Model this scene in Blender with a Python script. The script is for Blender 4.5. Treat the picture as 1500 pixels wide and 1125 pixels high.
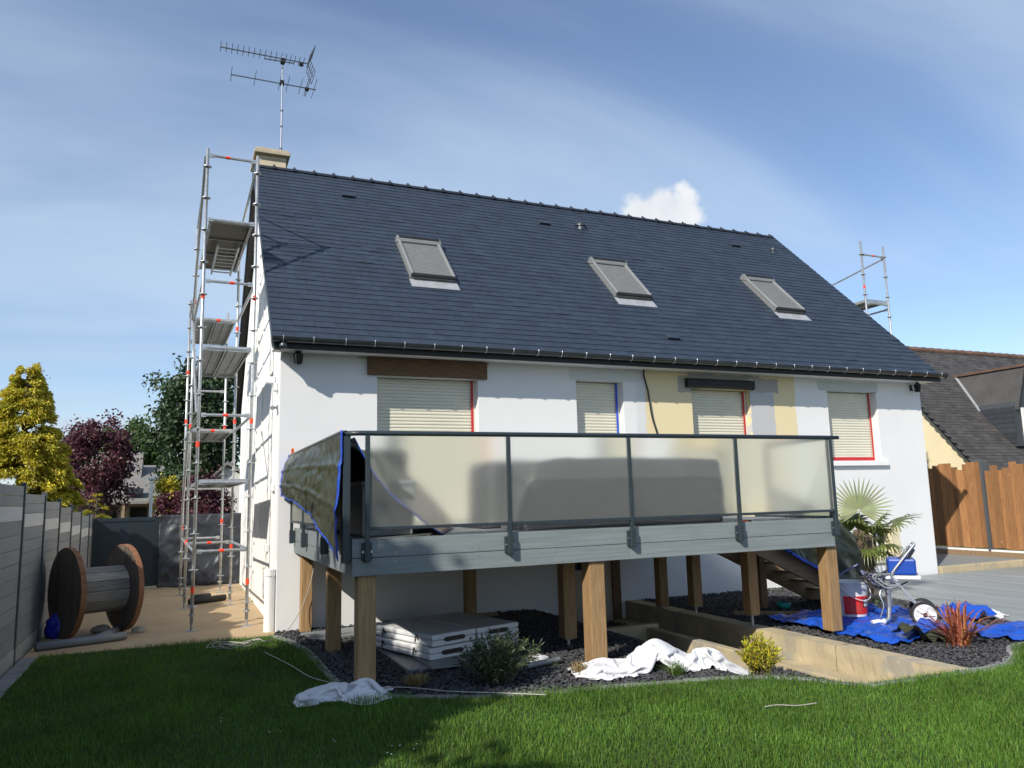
import bpy, math, random
import numpy as np
from mathutils import Vector, Matrix, noise as mnoise

for o in list(bpy.data.objects): bpy.data.objects.remove(o, do_unlink=True)
SC = bpy.context.scene
COL = SC.collection
R = random.Random(7)
NR = np.random.default_rng(11)

# ------------------------------------------------------------------ camera
cam_d = bpy.data.cameras.new('camera'); cam = bpy.data.objects.new('camera', cam_d); COL.objects.link(cam)
rt = Vector((0.91980589, -0.39159374, -0.02472782)); up = Vector((-0.03456194, -0.14363548, 0.98902696)); fw = Vector((0.39084856, 0.90885818, 0.145651))
m = Matrix((rt, up, -fw)).transposed().to_4x4(); m.translation = Vector((-1.2336, -11.2, 1.736))
cam.matrix_world = m
cam_d.sensor_width = 36; cam_d.lens = 26.963; cam_d.clip_start = 0.05; cam_d.clip_end = 3000
SC.camera = cam

# ------------------------------------------------------------------ light
SUN = Vector((-0.655, -0.45, 0.55)).normalized()
elev = math.asin(SUN.z); rot = math.atan2(SUN.x, SUN.y)
world = bpy.data.worlds.new('World'); SC.world = world; world.use_nodes = True
nt = world.node_tree; N = nt.nodes; L = nt.links; N.clear()
def wn(t, **k):
    n = N.new(t)
    for a, b in k.items(): setattr(n, a, b)
    return n
wo = wn('ShaderNodeOutputWorld'); bg = wn('ShaderNodeBackground'); bg.inputs[1].default_value = 0.115
sky = wn('ShaderNodeTexSky'); sky.sky_type = 'NISHITA'; sky.sun_disc = False; sky.sun_elevation = elev; sky.sun_rotation = rot
sky.air_density = 1.0; sky.dust_density = 0.35; sky.ozone_density = 1.6; sky.altitude = 0
tc = wn('ShaderNodeTexCoord'); sep = wn('ShaderNodeSeparateXYZ'); L.new(tc.outputs['Generated'], sep.inputs[0])
def wm(op, a, b=None, c=None):
    n = wn('ShaderNodeMath', operation=op)
    for i, v in enumerate((a, b, c)):
        if v is None: continue
        if isinstance(v, (int, float)): n.inputs[i].default_value = v
        else: L.new(v, n.inputs[i])
    return n.outputs[0]
# cloud layer: project the view direction on a plane high above
zz = wm('ADD', wm('MAXIMUM', sep.outputs[2], 0.0), 0.16)
cx = wm('DIVIDE', sep.outputs[0], zz); cy = wm('DIVIDE', sep.outputs[1], zz)
cmb = wn('ShaderNodeCombineXYZ'); L.new(cx, cmb.inputs[0]); L.new(cy, cmb.inputs[1])
mp = wn('ShaderNodeMapping'); mp.inputs['Rotation'].default_value = (0, 0, math.radians(38)); mp.inputs['Scale'].default_value = (0.5, 1.15, 1.0); mp.inputs['Location'].default_value = (3.1, 1.7, 0)
L.new(cmb.outputs[0], mp.inputs[0])
n1 = wn('ShaderNodeTexNoise'); n1.inputs['Scale'].default_value = 0.85; n1.inputs['Detail'].default_value = 6; n1.inputs['Roughness'].default_value = 0.5; n1.inputs['Distortion'].default_value = 0.5
L.new(mp.outputs[0], n1.inputs['Vector'])
mr = wn('ShaderNodeMapRange'); mr.interpolation_type = 'SMOOTHSTEP'; mr.inputs[1].default_value = 0.36; mr.inputs[2].default_value = 0.70; mr.inputs[3].default_value = 0.06; mr.inputs[4].default_value = 0.62
L.new(n1.outputs[0], mr.inputs[0])
# a low bank of grey-white stratus near the horizon
mp2 = wn('ShaderNodeMapping'); mp2.inputs['Scale'].default_value = (1.2, 1.2, 9.0); L.new(tc.outputs['Generated'], mp2.inputs[0])
n2 = wn('ShaderNodeTexNoise'); n2.inputs['Scale'].default_value = 1.7; n2.inputs['Detail'].default_value = 5; L.new(mp2.outputs[0], n2.inputs['Vector'])
low = wn('ShaderNodeMapRange'); low.interpolation_type = 'SMOOTHSTEP'; low.inputs[1].default_value = 0.34; low.inputs[2].default_value = 0.02; low.inputs[3].default_value = 0; low.inputs[4].default_value = 1
L.new(sep.outputs[2], low.inputs[0])
mr2 = wn('ShaderNodeMapRange'); mr2.interpolation_type = 'SMOOTHSTEP'; mr2.inputs[1].default_value = 0.44; mr2.inputs[2].default_value = 0.68; mr2.inputs[4].default_value = 0.7
L.new(n2.outputs[0], mr2.inputs[0])
lowm = wm('MULTIPLY', mr2.outputs[0], low.outputs[0])
tint = wn('ShaderNodeMix', data_type='RGBA', blend_type='MULTIPLY'); tint.inputs[0].default_value = 1.0
L.new(sky.outputs[0], tint.inputs[6]); tint.inputs[7].default_value = (0.98, 1.02, 1.12, 1)
mx1 = wn('ShaderNodeMix', data_type='RGBA'); L.new(mr.outputs[0], mx1.inputs[0]); L.new(tint.outputs[2], mx1.inputs[6]); mx1.inputs[7].default_value = (4.6, 5.6, 6.7, 1)
mx2 = wn('ShaderNodeMix', data_type='RGBA'); L.new(lowm, mx2.inputs[0]); L.new(mx1.outputs[2], mx2.inputs[6]); mx2.inputs[7].default_value = (4.2, 4.8, 5.6, 1)
# one small cumulus standing behind the ridge
cdir = (rt * ((968 - 750) / 1123.46) - up * ((318 - 562.5) / 1123.46) + fw).normalized(); ca = Vector((cdir.y, -cdir.x, 0)).normalized(); cb_ = ca.cross(cdir)
def wdot(v):
    n = wn('ShaderNodeVectorMath', operation='DOT_PRODUCT'); L.new(tc.outputs['Generated'], n.inputs[0]); n.inputs[1].default_value = v; return n.outputs['Value']
cn = wn('ShaderNodeTexNoise'); cn.inputs['Scale'].default_value = 26; cn.inputs['Detail'].default_value = 5; L.new(tc.outputs['Generated'], cn.inputs['Vector'])
qx = wm('DIVIDE', wdot(ca), 0.052); qy = wm('DIVIDE', wdot(cb_), 0.034)
rad = wm('SQRT', wm('ADD', wm('MULTIPLY', qx, qx), wm('MULTIPLY', qy, qy)))
rad = wm('ADD', rad, wm('MULTIPLY', wm('SUBTRACT', cn.outputs[0], 0.5), 1.7))
cm = wn('ShaderNodeMapRange'); cm.interpolation_type = 'SMOOTHSTEP'; cm.inputs[1].default_value = 1.12; cm.inputs[2].default_value = 0.72; cm.inputs[3].default_value = 0; cm.inputs[4].default_value = 0.9; L.new(rad, cm.inputs[0])
fwd_ok = wm('GREATER_THAN', wdot(cdir), 0.0)
mx3 = wn('ShaderNodeMix', data_type='RGBA'); L.new(wm('MULTIPLY', cm.outputs[0], fwd_ok), mx3.inputs[0]); L.new(mx2.outputs[2], mx3.inputs[6])
cc_ = wn('ShaderNodeMix', data_type='RGBA'); L.new(cn.outputs[0], cc_.inputs[0]); cc_.inputs[6].default_value = (7.6, 7.6, 7.4, 1); cc_.inputs[7].default_value = (4.6, 5.0, 5.6, 1); L.new(cc_.outputs[2], mx3.inputs[7])
L.new(mx3.outputs[2], bg.inputs[0]); L.new(bg.outputs[0], wo.inputs[0])

sd = bpy.data.lights.new('sun', 'SUN'); sd.energy = 4.6; sd.angle = math.radians(0.55); sd.color = (1.0, 0.94, 0.84)
sun = bpy.data.objects.new('sun', sd); COL.objects.link(sun); sun.location = SUN * 60
sun.rotation_euler = (-SUN).to_track_quat('-Z', 'Y').to_euler()
vs = SC.view_settings; vs.view_transform = 'Standard'; vs.look = 'None'; vs.exposure = 0.30; vs.gamma = 1; vs.use_curve_mapping = False
SC.render.resolution_x = 1024; SC.render.resolution_y = 768
try:
    SC.cycles.max_bounces = 8; SC.cycles.transparent_max_bounces = 12
except Exception: pass

# ------------------------------------------------------------------ materials
MATS = {}
def mk(name, col, rough=0.6, var=0.0, scale=4.0, bump=0.0, bscale=40.0, metal=0.0, objvar=0.0, isl=0.0, stretch=(1, 1, 1), col2=None, spec=0.5, dist=0.005, trans=0.0, coat=0.0, wear=None, bdetail=6, huevar=0.0):
    """procedural principled material: noise blend of two tones, per-object / per-island variation, noise bump"""
    M = bpy.data.materials.new(name); M.use_nodes = True; t = M.node_tree; ns = t.nodes; lk = t.links
    b = ns['Principled BSDF']; out = ns['Material Output']
    b.inputs['Roughness'].default_value = rough; b.inputs['Metallic'].default_value = metal
    b.inputs['Specular IOR Level'].default_value = spec; b.inputs['Coat Weight'].default_value = coat
    tcn = ns.new('ShaderNodeTexCoord'); mpn = ns.new('ShaderNodeMapping'); mpn.inputs['Scale'].default_value = stretch
    lk.new(tcn.outputs['Object'], mpn.inputs[0])
    c2 = col2 if col2 else tuple(max(0, v * (1 - var)) for v in col)
    c1 = col if col2 else tuple(v * (1 + var * 0.6) for v in col)
    nz = ns.new('ShaderNodeTexNoise'); nz.inputs['Scale'].default_value = scale; nz.inputs['Detail'].default_value = 5; nz.inputs['Roughness'].default_value = 0.6
    lk.new(mpn.outputs[0], nz.inputs['Vector'])
    if objvar:
        oi = ns.new('ShaderNodeObjectInfo'); ad = ns.new('ShaderNodeVectorMath'); ad.operation = 'ADD'
        sc_ = ns.new('ShaderNodeVectorMath'); sc_.operation = 'SCALE'; sc_.inputs[3].default_value = 37.0
        cb = ns.new('ShaderNodeCombineXYZ'); lk.new(oi.outputs['Random'], cb.inputs[0]); lk.new(oi.outputs['Random'], cb.inputs[1])
        lk.new(cb.outputs[0], sc_.inputs[0]); lk.new(mpn.outputs[0], ad.inputs[0]); lk.new(sc_.outputs[0], ad.inputs[1]); lk.new(ad.outputs[0], nz.inputs['Vector'])
    rm = ns.new('ShaderNodeMapRange'); rm.inputs[1].default_value = 0.3; rm.inputs[2].default_value = 0.7; lk.new(nz.outputs[0], rm.inputs[0])
    mx = ns.new('ShaderNodeMix'); mx.data_type = 'RGBA'; lk.new(rm.outputs[0], mx.inputs[0])
    mx.inputs[6].default_value = (*c2, 1); mx.inputs[7].default_value = (*c1, 1)
    sock = mx.outputs[2]
    for amt, src in ((objvar, 'obj'), (isl, 'isl')):
        if not amt: continue
        if src == 'obj': rs = oi.outputs['Random']
        else:
            g = ns.new('ShaderNodeNewGeometry'); rs = g.outputs['Random Per Island']
        hs = ns.new('ShaderNodeHueSaturation'); r2 = ns.new('ShaderNodeMapRange'); r2.inputs[3].default_value = 1 - amt; r2.inputs[4].default_value = 1 + amt
        lk.new(rs, r2.inputs[0]); lk.new(r2.outputs[0], hs.inputs['Value']); lk.new(sock, hs.inputs['Color'])
        if huevar:
            ml = ns.new('ShaderNodeMath'); ml.operation = 'MULTIPLY'; ml.inputs[1].default_value = 7.31; lk.new(rs, ml.inputs[0])
            fr = ns.new('ShaderNodeMath'); fr.operation = 'FRACT'; lk.new(ml.outputs[0], fr.inputs[0])
            r3 = ns.new('ShaderNodeMapRange'); r3.inputs[3].default_value = 0.5 - huevar; r3.inputs[4].default_value = 0.5 + huevar
            lk.new(fr.outputs[0], r3.inputs[0]); lk.new(r3.outputs[0], hs.inputs['Hue'])
        sock = hs.outputs[0]
    if wear:   # (colour, scale, threshold): blotches with a shape of their own
        wz = ns.new('ShaderNodeTexNoise'); wz.inputs['Scale'].default_value = wear[1]; wz.inputs['Detail'].default_value = 8; wz.inputs['Roughness'].default_value = 0.65
        lk.new(tcn.outputs['Object'], wz.inputs['Vector'])
        wr_ = ns.new('ShaderNodeMapRange'); wr_.inputs[1].default_value = wear[2]; wr_.inputs[2].default_value = wear[2] + 0.1; lk.new(wz.outputs[0], wr_.inputs[0])
        wx = ns.new('ShaderNodeMix'); wx.data_type = 'RGBA'; lk.new(wr_.outputs[0], wx.inputs[0]); lk.new(sock, wx.inputs[6]); wx.inputs[7].default_value = (*wear[0], 1); sock = wx.outputs[2]
    lk.new(sock, b.inputs['Base Color'])
    if bump:
        bz = ns.new('ShaderNodeTexNoise'); bz.inputs['Scale'].default_value = bscale; bz.inputs['Detail'].default_value = bdetail
        lk.new(mpn.outputs[0], bz.inputs['Vector'])
        bp = ns.new('ShaderNodeBump'); bp.inputs['Strength'].default_value = bump; bp.inputs['Distance'].default_value = dist; lk.new(bz.outputs[0], bp.inputs['Height'])
        lk.new(bp.outputs[0], b.inputs['Normal'])
    if trans:
        tr = ns.new('ShaderNodeBsdfTranslucent'); lk.new(sock, tr.inputs[0]); ms = ns.new('ShaderNodeMixShader'); ms.inputs[0].default_value = trans
        lk.new(b.outputs[0], ms.inputs[1]); lk.new(tr.outputs[0], ms.inputs[2]); lk.new(ms.outputs[0], out.inputs[0])
    MATS[name] = M
    return M
mk('white_trim', (0.78, 0.78, 0.77), 0.5, 0.04)
mk('gable_white', (0.80, 0.79, 0.76), 0.85, 0.05, 1.5, 0.25, 220, dist=0.003)
mk('soffit', (0.74, 0.74, 0.73), 0.5, 0.03)
mk('slate', (0.027, 0.039, 0.060), 0.5, 0.25, 3.0, 0.25, 60, objvar=0.09, dist=0.003, spec=0.5)
mk('slate_field', (0.027, 0.039, 0.060), 0.5, 0.25, 3.0, 0.25, 60, isl=0.09, dist=0.003, spec=0.5)
mk('ridge_clay', (0.025, 0.030, 0.040), 0.38, 0.2, 8, 0.15, 40, objvar=0.12)
mk('zinc_dark', (0.085, 0.095, 0.10), 0.34, 0.2, 6, metal=0.7)
mk('hook', (0.50, 0.52, 0.54), 0.4, 0.1, metal=0.9)
mk('black_board', (0.012, 0.012, 0.013), 0.55, 0.2)
mk('cream_shutter', (0.66, 0.63, 0.52), 0.45, 0.04, 3)
mk('red_tape', (0.46, 0.018, 0.025), 0.45, 0.1, 9)
mk('blue_tape', (0.02, 0.08, 0.55), 0.45, 0.1, 9)
mk('beam_wood', (0.20, 0.115, 0.06), 0.8, 0, 5, 0.5, 30, stretch=(1.2, 14, 14), col2=(0.085, 0.045, 0.024), wear=((0.05, 0.03, 0.02), 5, 0.62))
mk('post_wood', (0.40, 0.255, 0.12), 0.75, 0, 3, 0.4, 30, stretch=(16, 16, 1.2), col2=(0.235, 0.135, 0.058), objvar=0.12)
mk('plank_wood', (0.34, 0.23, 0.13), 0.8, 0, 3, 0.4, 30, stretch=(1.2, 16, 16), col2=(0.20, 0.13, 0.07), objvar=0.15)
mk('grey_board', (0.235, 0.265, 0.27), 0.6, 0, 2.2, 0.35, 25, stretch=(0.7, 22, 22), col2=(0.165, 0.19, 0.195), objvar=0.06)
mk('deck_board', (0.19, 0.20, 0.20), 0.65, 0, 3, 0.3, 25, stretch=(0.7, 18, 18), col2=(0.14, 0.15, 0.15), objvar=0.1)
mk('anthracite', (0.026, 0.038, 0.046), 0.42, 0.08, 10)
mk('bolt_steel', (0.55, 0.56, 0.57), 0.3, 0.1, metal=1.0)
mk('concrete_drive', (0.44, 0.32, 0.185), 0.9, 0.16, 1.3, 0.5, 90, wear=((0.30, 0.22, 0.13), 2.3, 0.60))
mk('concrete_wall', (0.44, 0.365, 0.235), 0.9, 0.22, 2.5, 0.6, 60, wear=((0.31, 0.285, 0.225), 2.2, 0.52))
mk('edging', (0.26, 0.26, 0.255), 0.88, 0.2, 6, 0.5, 80, objvar=0.12)
mk('soil', (0.045, 0.040, 0.036), 0.95, 0.4, 8, 0.8, 30, dist=0.02)
mk('far_ground', (0.07, 0.09, 0.04), 0.95, 0.3, 0.6)
mk('lawn_soil', (0.030, 0.052, 0.012), 0.95, 0.4, 7, 0.8, 60, dist=0.02)
mk('grass', (0.104, 0.205, 0.026), 0.55, 0.38, 0.9, isl=0.48, trans=0.30, spec=0.35, huevar=0.025, wear=((0.19, 0.19, 0.035), 0.8, 0.63))
mk('gravel', (0.052, 0.052, 0.057), 0.75, 0.2, 20, isl=0.5)
mk('terrace', (0.30, 0.325, 0.325), 0.55, 0, 2.0, 0.3, 25, stretch=(9, 0.35, 9), col2=(0.20, 0.22, 0.225), objvar=0.12)
mk('galv', (0.52, 0.54, 0.55), 0.42, 0.25, 12, metal=0.75, objvar=0.08)
mk('galv_plate', (0.36, 0.365, 0.36), 0.55, 0.25, 8, metal=0.5, objvar=0.1)
mk('ply', (0.16, 0.14, 0.115), 0.8, 0.15, 4)
mk('red_band', (0.85, 0.06, 0.02), 0.5, 0.1)
mk('fence_grey', (0.25, 0.255, 0.255), 0.65, 0.12, 3, 0.3, 60, stretch=(9, 0.5, 9), objvar=0.10)
mk('fence_light', (0.58, 0.58, 0.57), 0.65, 0.08, 3, stretch=(9, 0.5, 9), objvar=0.04)
mk('fence_post', (0.075, 0.08, 0.085), 0.5, 0.1)
mk('concrete_panel', (0.33, 0.325, 0.31), 0.9, 0.15, 4, 0.4, 70)
mk('gate_paint', (0.011, 0.020, 0.029), 0.4, 0.08)
mk('reel_dark', (0.115, 0.088, 0.066), 0.85, 0.4, 6, 0.6, 30, stretch=(1, 12, 1), objvar=0.3)
mk('reel_stave', (0.40, 0.36, 0.31), 0.85, 0, 4, 0.6, 40, stretch=(1, 14, 14), col2=(0.19, 0.165, 0.14), objvar=0.25)
mk('rust', (0.26, 0.115, 0.055), 0.8, 0.4, 14, 0.4, 60)
mk('pvc_grey', (0.21, 0.225, 0.235), 0.45, 0.1)
mk('blue_bag', (0.012, 0.02, 0.30), 0.35, 0.2, 8, 0.5, 12, dist=0.02)
mk('stone', (0.34, 0.30, 0.25), 0.9, 0.3, 9, 0.6, 40)
mk('tarp_olive', (0.042, 0.047, 0.024), 0.22, 0.12, 3, 0.35, 9, dist=0.02, trans=0.10)
mk('tarp_hem', (0.015, 0.075, 0.48), 0.4, 0.1)
mk('tarp_blue', (0.012, 0.085, 0.50), 0.28, 0.2, 5, 0.6, 10, dist=0.03, trans=0.08)
mk('plastic_sheet', (0.032, 0.038, 0.05), 0.42, 0.25, 5, 0.5, 7, dist=0.03, trans=0.15)
mk('cover_grey', (0.055, 0.058, 0.066), 0.55, 0.2, 4, 0.5, 8, dist=0.03)
mk('white_cloth', (0.74, 0.74, 0.76), 0.85, 0.06, 8, 0.3, 30, trans=0.15)
mk('white_plastic', (0.68, 0.69, 0.70), 0.4, 0.05, 6)
mk('black_plastic', (0.012, 0.012, 0.013), 0.45, 0.1)
mk('cable_white', (0.36, 0.34, 0.30), 0.5, 0.05)
mk('leaf_bush', (0.080, 0.115, 0.050), 0.5, 0.2, 9, isl=0.35, trans=0.25, huevar=0.02)
mk('leaf_yellow', (0.46, 0.42, 0.025), 0.55, 0.2, 9, isl=0.35, trans=0.3, huevar=0.035)
mk('straw', (0.34, 0.25, 0.10), 0.8, 0.2, 9, isl=0.3, trans=0.2)
mk('tuft_green', (0.10, 0.17, 0.03), 0.6, 0.2, 9, isl=0.3, trans=0.25)
mk('flax_red', (0.40, 0.135, 0.075), 0.42, 0.3, 9, isl=0.5, trans=0.25, huevar=0.03)
mk('palm_leaf', (0.125, 0.155, 0.035), 0.42, 0.2, 6, isl=0.35, trans=0.25, huevar=0.02)
mk('palm_trunk', (0.115, 0.082, 0.055), 0.95, 0.4, 14, 0.8, 50, dist=0.02)
mk('bark', (0.10, 0.078, 0.058), 0.95, 0.3, 10, 0.6, 30)
mk('leaf_gold', (0.58, 0.47, 0.035), 0.6, 0.25, 3, isl=0.4, trans=0.3, huevar=0.02, col2=(0.34, 0.33, 0.03))
mk('leaf_purple', (0.105, 0.032, 0.045), 0.5, 0.3, 2, isl=0.45, trans=0.25, huevar=0.02)
mk('leaf_green', (0.075, 0.13, 0.032), 0.55, 0.25, 1, isl=0.4, trans=0.25, huevar=0.02)
mk('leaf_dark', (0.045, 0.08, 0.03), 0.55, 0.25, 1, isl=0.4, trans=0.2)
mk('fence_wood', (0.34, 0.165, 0.062), 0.8, 0, 3, 0.4, 30, stretch=(14, 14, 1.1), col2=(0.205, 0.092, 0.034), objvar=0.32, wear=((0.46, 0.31, 0.17), 9, 0.64))
mk('cream_render', (0.68, 0.58, 0.37), 0.9, 0.04, 2, 0.3, 150)
mk('old_slate', (0.062, 0.058, 0.056), 0.75, 0.3, 1.6, 0.4, 30, isl=0.25)
mk('ridge_brown', (0.14, 0.082, 0.058), 0.8, 0.3, 6, objvar=0.2)
mk('lead', (0.30, 0.31, 0.33), 0.5, 0.2)
mk('slate_clad', (0.035, 0.04, 0.047), 0.6, 0.2, 5, objvar=0.2)
mk('chimney_render', (0.52, 0.45, 0.32), 0.9, 0.12, 3, 0.4, 90)
mk('cap_concrete', (0.43, 0.36, 0.26), 0.9, 0.2, 5, 0.5, 60)
mk('alu', (0.42, 0.44, 0.46), 0.35, 0.1, metal=0.9)
mk('antenna_alu', (0.10, 0.115, 0.13), 0.5, 0.1, metal=0.5)
mk('sky_shutter', (0.175, 0.178, 0.175), 0.5, 0.08, 5)
mk('sky_frame', (0.24, 0.245, 0.24), 0.42, 0.08, metal=0.3)
mk('chrome', (0.66, 0.67, 0.69), 0.38, 0.05, metal=1.0)
mk('blue_motor', (0.012, 0.06, 0.34), 0.35, 0.1)
mk('bucket_white', (0.62, 0.63, 0.64), 0.38, 0.05)
mk('bucket_red', (0.62, 0.02, 0.025), 0.4, 0.3, 9)
mk('rubber', (0.02, 0.02, 0.021), 0.7, 0.2)
mk('rim_grey', (0.58, 0.59, 0.60), 0.4, 0.1)
mk('hose_blue', (0.10, 0.11, 0.20), 0.4, 0.1)
mk('orange', (0.80, 0.13, 0.03), 0.5, 0.1)
mk('teal', (0.02, 0.32, 0.27), 0.5, 0.1)
mk('dark_glass', (0.008, 0.009, 0.01), 0.08, 0)
mk('door_paint', (0.42, 0.36, 0.28), 0.6, 0.05)
mk('far_wall', (0.24, 0.17, 0.11), 0.8, 0.1)
mk('far_roof', (0.20, 0.19, 0.175), 0.85, 0.15, 3)
mk('far_white', (0.62, 0.60, 0.56), 0.8, 0.04)
mk('bird', (0.03, 0.03, 0.032), 0.8, 0.1)

# facade render: white coat, with cream old coat and grey cement where it is unfinished (measured on the wall, metres)
def facade_mat():
    M = bpy.data.materials.new('facade_render'); M.use_nodes = True; t = M.node_tree; ns = t.nodes; lk = t.links; b = ns['Principled BSDF']
    b.inputs['Roughness'].default_value = 0.9; b.inputs['Specular IOR Level'].default_value = 0.2
    tcn = ns.new('ShaderNodeTexCoord'); sp = ns.new('ShaderNodeSeparateXYZ')
    nz = ns.new('ShaderNodeTexNoise'); nz.inputs['Scale'].default_value = 6; nz.inputs['Detail'].default_value = 6; lk.new(tcn.outputs['Object'], nz.inputs[0])
    sub = ns.new('ShaderNodeVectorMath'); sub.operation = 'MULTIPLY_ADD'; sub.inputs[1].default_value = (0.09, 0.0, 0.09); sub.inputs[2].default_value = (-0.045, 0, -0.045)
    lk.new(nz.outputs['Color'], sub.inputs[0]); add = ns.new('ShaderNodeVectorMath'); lk.new(tcn.outputs['Object'], add.inputs[0]); lk.new(sub.outputs[0], add.inputs[1]); lk.new(add.outputs[0], sp.inputs[0])
    def mth(op, a, c):
        n = ns.new('ShaderNodeMath'); n.operation = op
        for i, v in enumerate((a, c)):
            if isinstance(v, (int, float)): n.inputs[i].default_value = v
            else: lk.new(v, n.inputs[i])
        return n.outputs[0]
    def rect(x0, x1, z0, z1):
        a = mth('MULTIPLY', mth('GREATER_THAN', sp.outputs[0], x0), mth('LESS_THAN', sp.outputs[0], x1))
        return mth('MULTIPLY', a, mth('MULTIPLY', mth('GREATER_THAN', sp.outputs[2], z0), mth('LESS_THAN', sp.outputs[2], z1)))
    base = ns.new('ShaderNodeMix'); base.data_type = 'RGBA'; n2 = ns.new('ShaderNodeTexNoise'); n2.inputs['Scale'].default_value = 1.3; n2.inputs['Detail'].default_value = 4; lk.new(tcn.outputs['Object'], n2.inputs[0])
    lk.new(n2.outputs[0], base.inputs[0]); base.inputs[6].default_value = (0.66, 0.66, 0.665, 1); base.inputs[7].default_value = (0.75, 0.75, 0.745, 1)
    s = base.outputs[2]
    for rc, colr, k in (((6.08, 9.44, 0.9, 4.2), (0.70, 0.60, 0.38), 1), ((4.62, 6.0, 3.64, 3.86), (0.50, 0.54, 0.54), 0.6), ((5.9, 6.1, 1.3, 3.86), (0.55, 0.56, 0.57), 0.5), ((10.02, 11.62, 3.63, 3.83), (0.42, 0.48, 0.48), 0.75),
                        ((6.78, 7.3, 3.5, 3.80), (0.36, 0.34, 0.30), 0.9), ((7.0, 8.6, 3.7, 3.85), (0.36, 0.35, 0.34), 1), ((8.37, 8.92, 0.9, 3.80), (0.47, 0.47, 0.48), 1), ((8.5, 9.05, 3.55, 3.81), (0.36, 0.355, 0.35), 1), ((10.95, 11.85, 0.25, 0.98), (0.66, 0.58, 0.40), 1), ((1.1, 3.2, 3.82, 4.0), (0.55, 0.50, 0.38), 1)):
        x = ns.new('ShaderNodeMix'); x.data_type = 'RGBA'; mm = mth('MULTIPLY', rect(*rc), k); lk.new(mm, x.inputs[0]); lk.new(s, x.inputs[6]); x.inputs[7].default_value = (*colr, 1); s = x.outputs[2]
    lk.new(s, b.inputs['Base Color'])
    bz = ns.new('ShaderNodeTexNoise'); bz.inputs['Scale'].default_value = 160; lk.new(tcn.outputs['Object'], bz.inputs[0])
    bw = ns.new('ShaderNodeTexNoise'); bw.inputs['Scale'].default_value = 3; lk.new(tcn.outputs['Object'], bw.inputs[0])
    bs = mth('ADD', mth('MULTIPLY', bz.outputs[0], 0.25), mth('MULTIPLY', bw.outputs[0], 1.5))
    bp = ns.new('ShaderNodeBump'); bp.inputs['Strength'].default_value = 0.35; bp.inputs['Distance'].default_value = 0.006; lk.new(bs, bp.inputs['Height']); lk.new(bp.outputs[0], b.inputs['Normal'])
    MATS['facade_render'] = M
facade_mat()
# frosted pane: satin-etched face outside, clear float face behind
def glass_mats():
    M = bpy.data.materials.new('clear_face'); M.use_nodes = True; t = M.node_tree; ns = t.nodes; lk = t.links; ns.remove(ns['Principled BSDF'])
    tr = ns.new('ShaderNodeBsdfTransparent'); tr.inputs[0].default_value = (0.97, 0.98, 0.97, 1); gl = ns.new('ShaderNodeBsdfGlossy'); gl.inputs['Roughness'].default_value = 0.05
    fr = ns.new('ShaderNodeFresnel'); fr.inputs[0].default_value = 1.4; ms = ns.new('ShaderNodeMixShader'); lk.new(fr.outputs[0], ms.inputs[0]); lk.new(tr.outputs[0], ms.inputs[1]); lk.new(gl.outputs[0], ms.inputs[2]); lk.new(ms.outputs[0], ns['Material Output'].inputs[0])
    MATS['clear_face'] = M
    M = bpy.data.materials.new('frosted_face'); M.use_nodes = True; t = M.node_tree; ns = t.nodes; lk = t.links; ns.remove(ns['Principled BSDF'])
    rf = ns.new('ShaderNodeBsdfRefraction'); rf.inputs['IOR'].default_value = 1.16; rf.inputs['Roughness'].default_value = 0.46; rf.inputs[0].default_value = (1.0, 1.0, 0.95, 1)
    tl = ns.new('ShaderNodeBsdfTranslucent'); tl.inputs[0].default_value = (0.9, 0.9, 0.85, 1)
    df = ns.new('ShaderNodeBsdfDiffuse'); df.inputs[0].default_value = (0.82, 0.82, 0.77, 1)
    m1 = ns.new('ShaderNodeMixShader'); m1.inputs[0].default_value = 0.10; lk.new(rf.outputs[0], m1.inputs[1]); lk.new(tl.outputs[0], m1.inputs[2])
    m2 = ns.new('ShaderNodeMixShader'); m2.inputs[0].default_value = 0.08; lk.new(m1.outputs[0], m2.inputs[1]); lk.new(df.outputs[0], m2.inputs[2]); lk.new(m2.outputs[0], ns['Material Output'].inputs[0])
    MATS['frosted_face'] = M
glass_mats()

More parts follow.
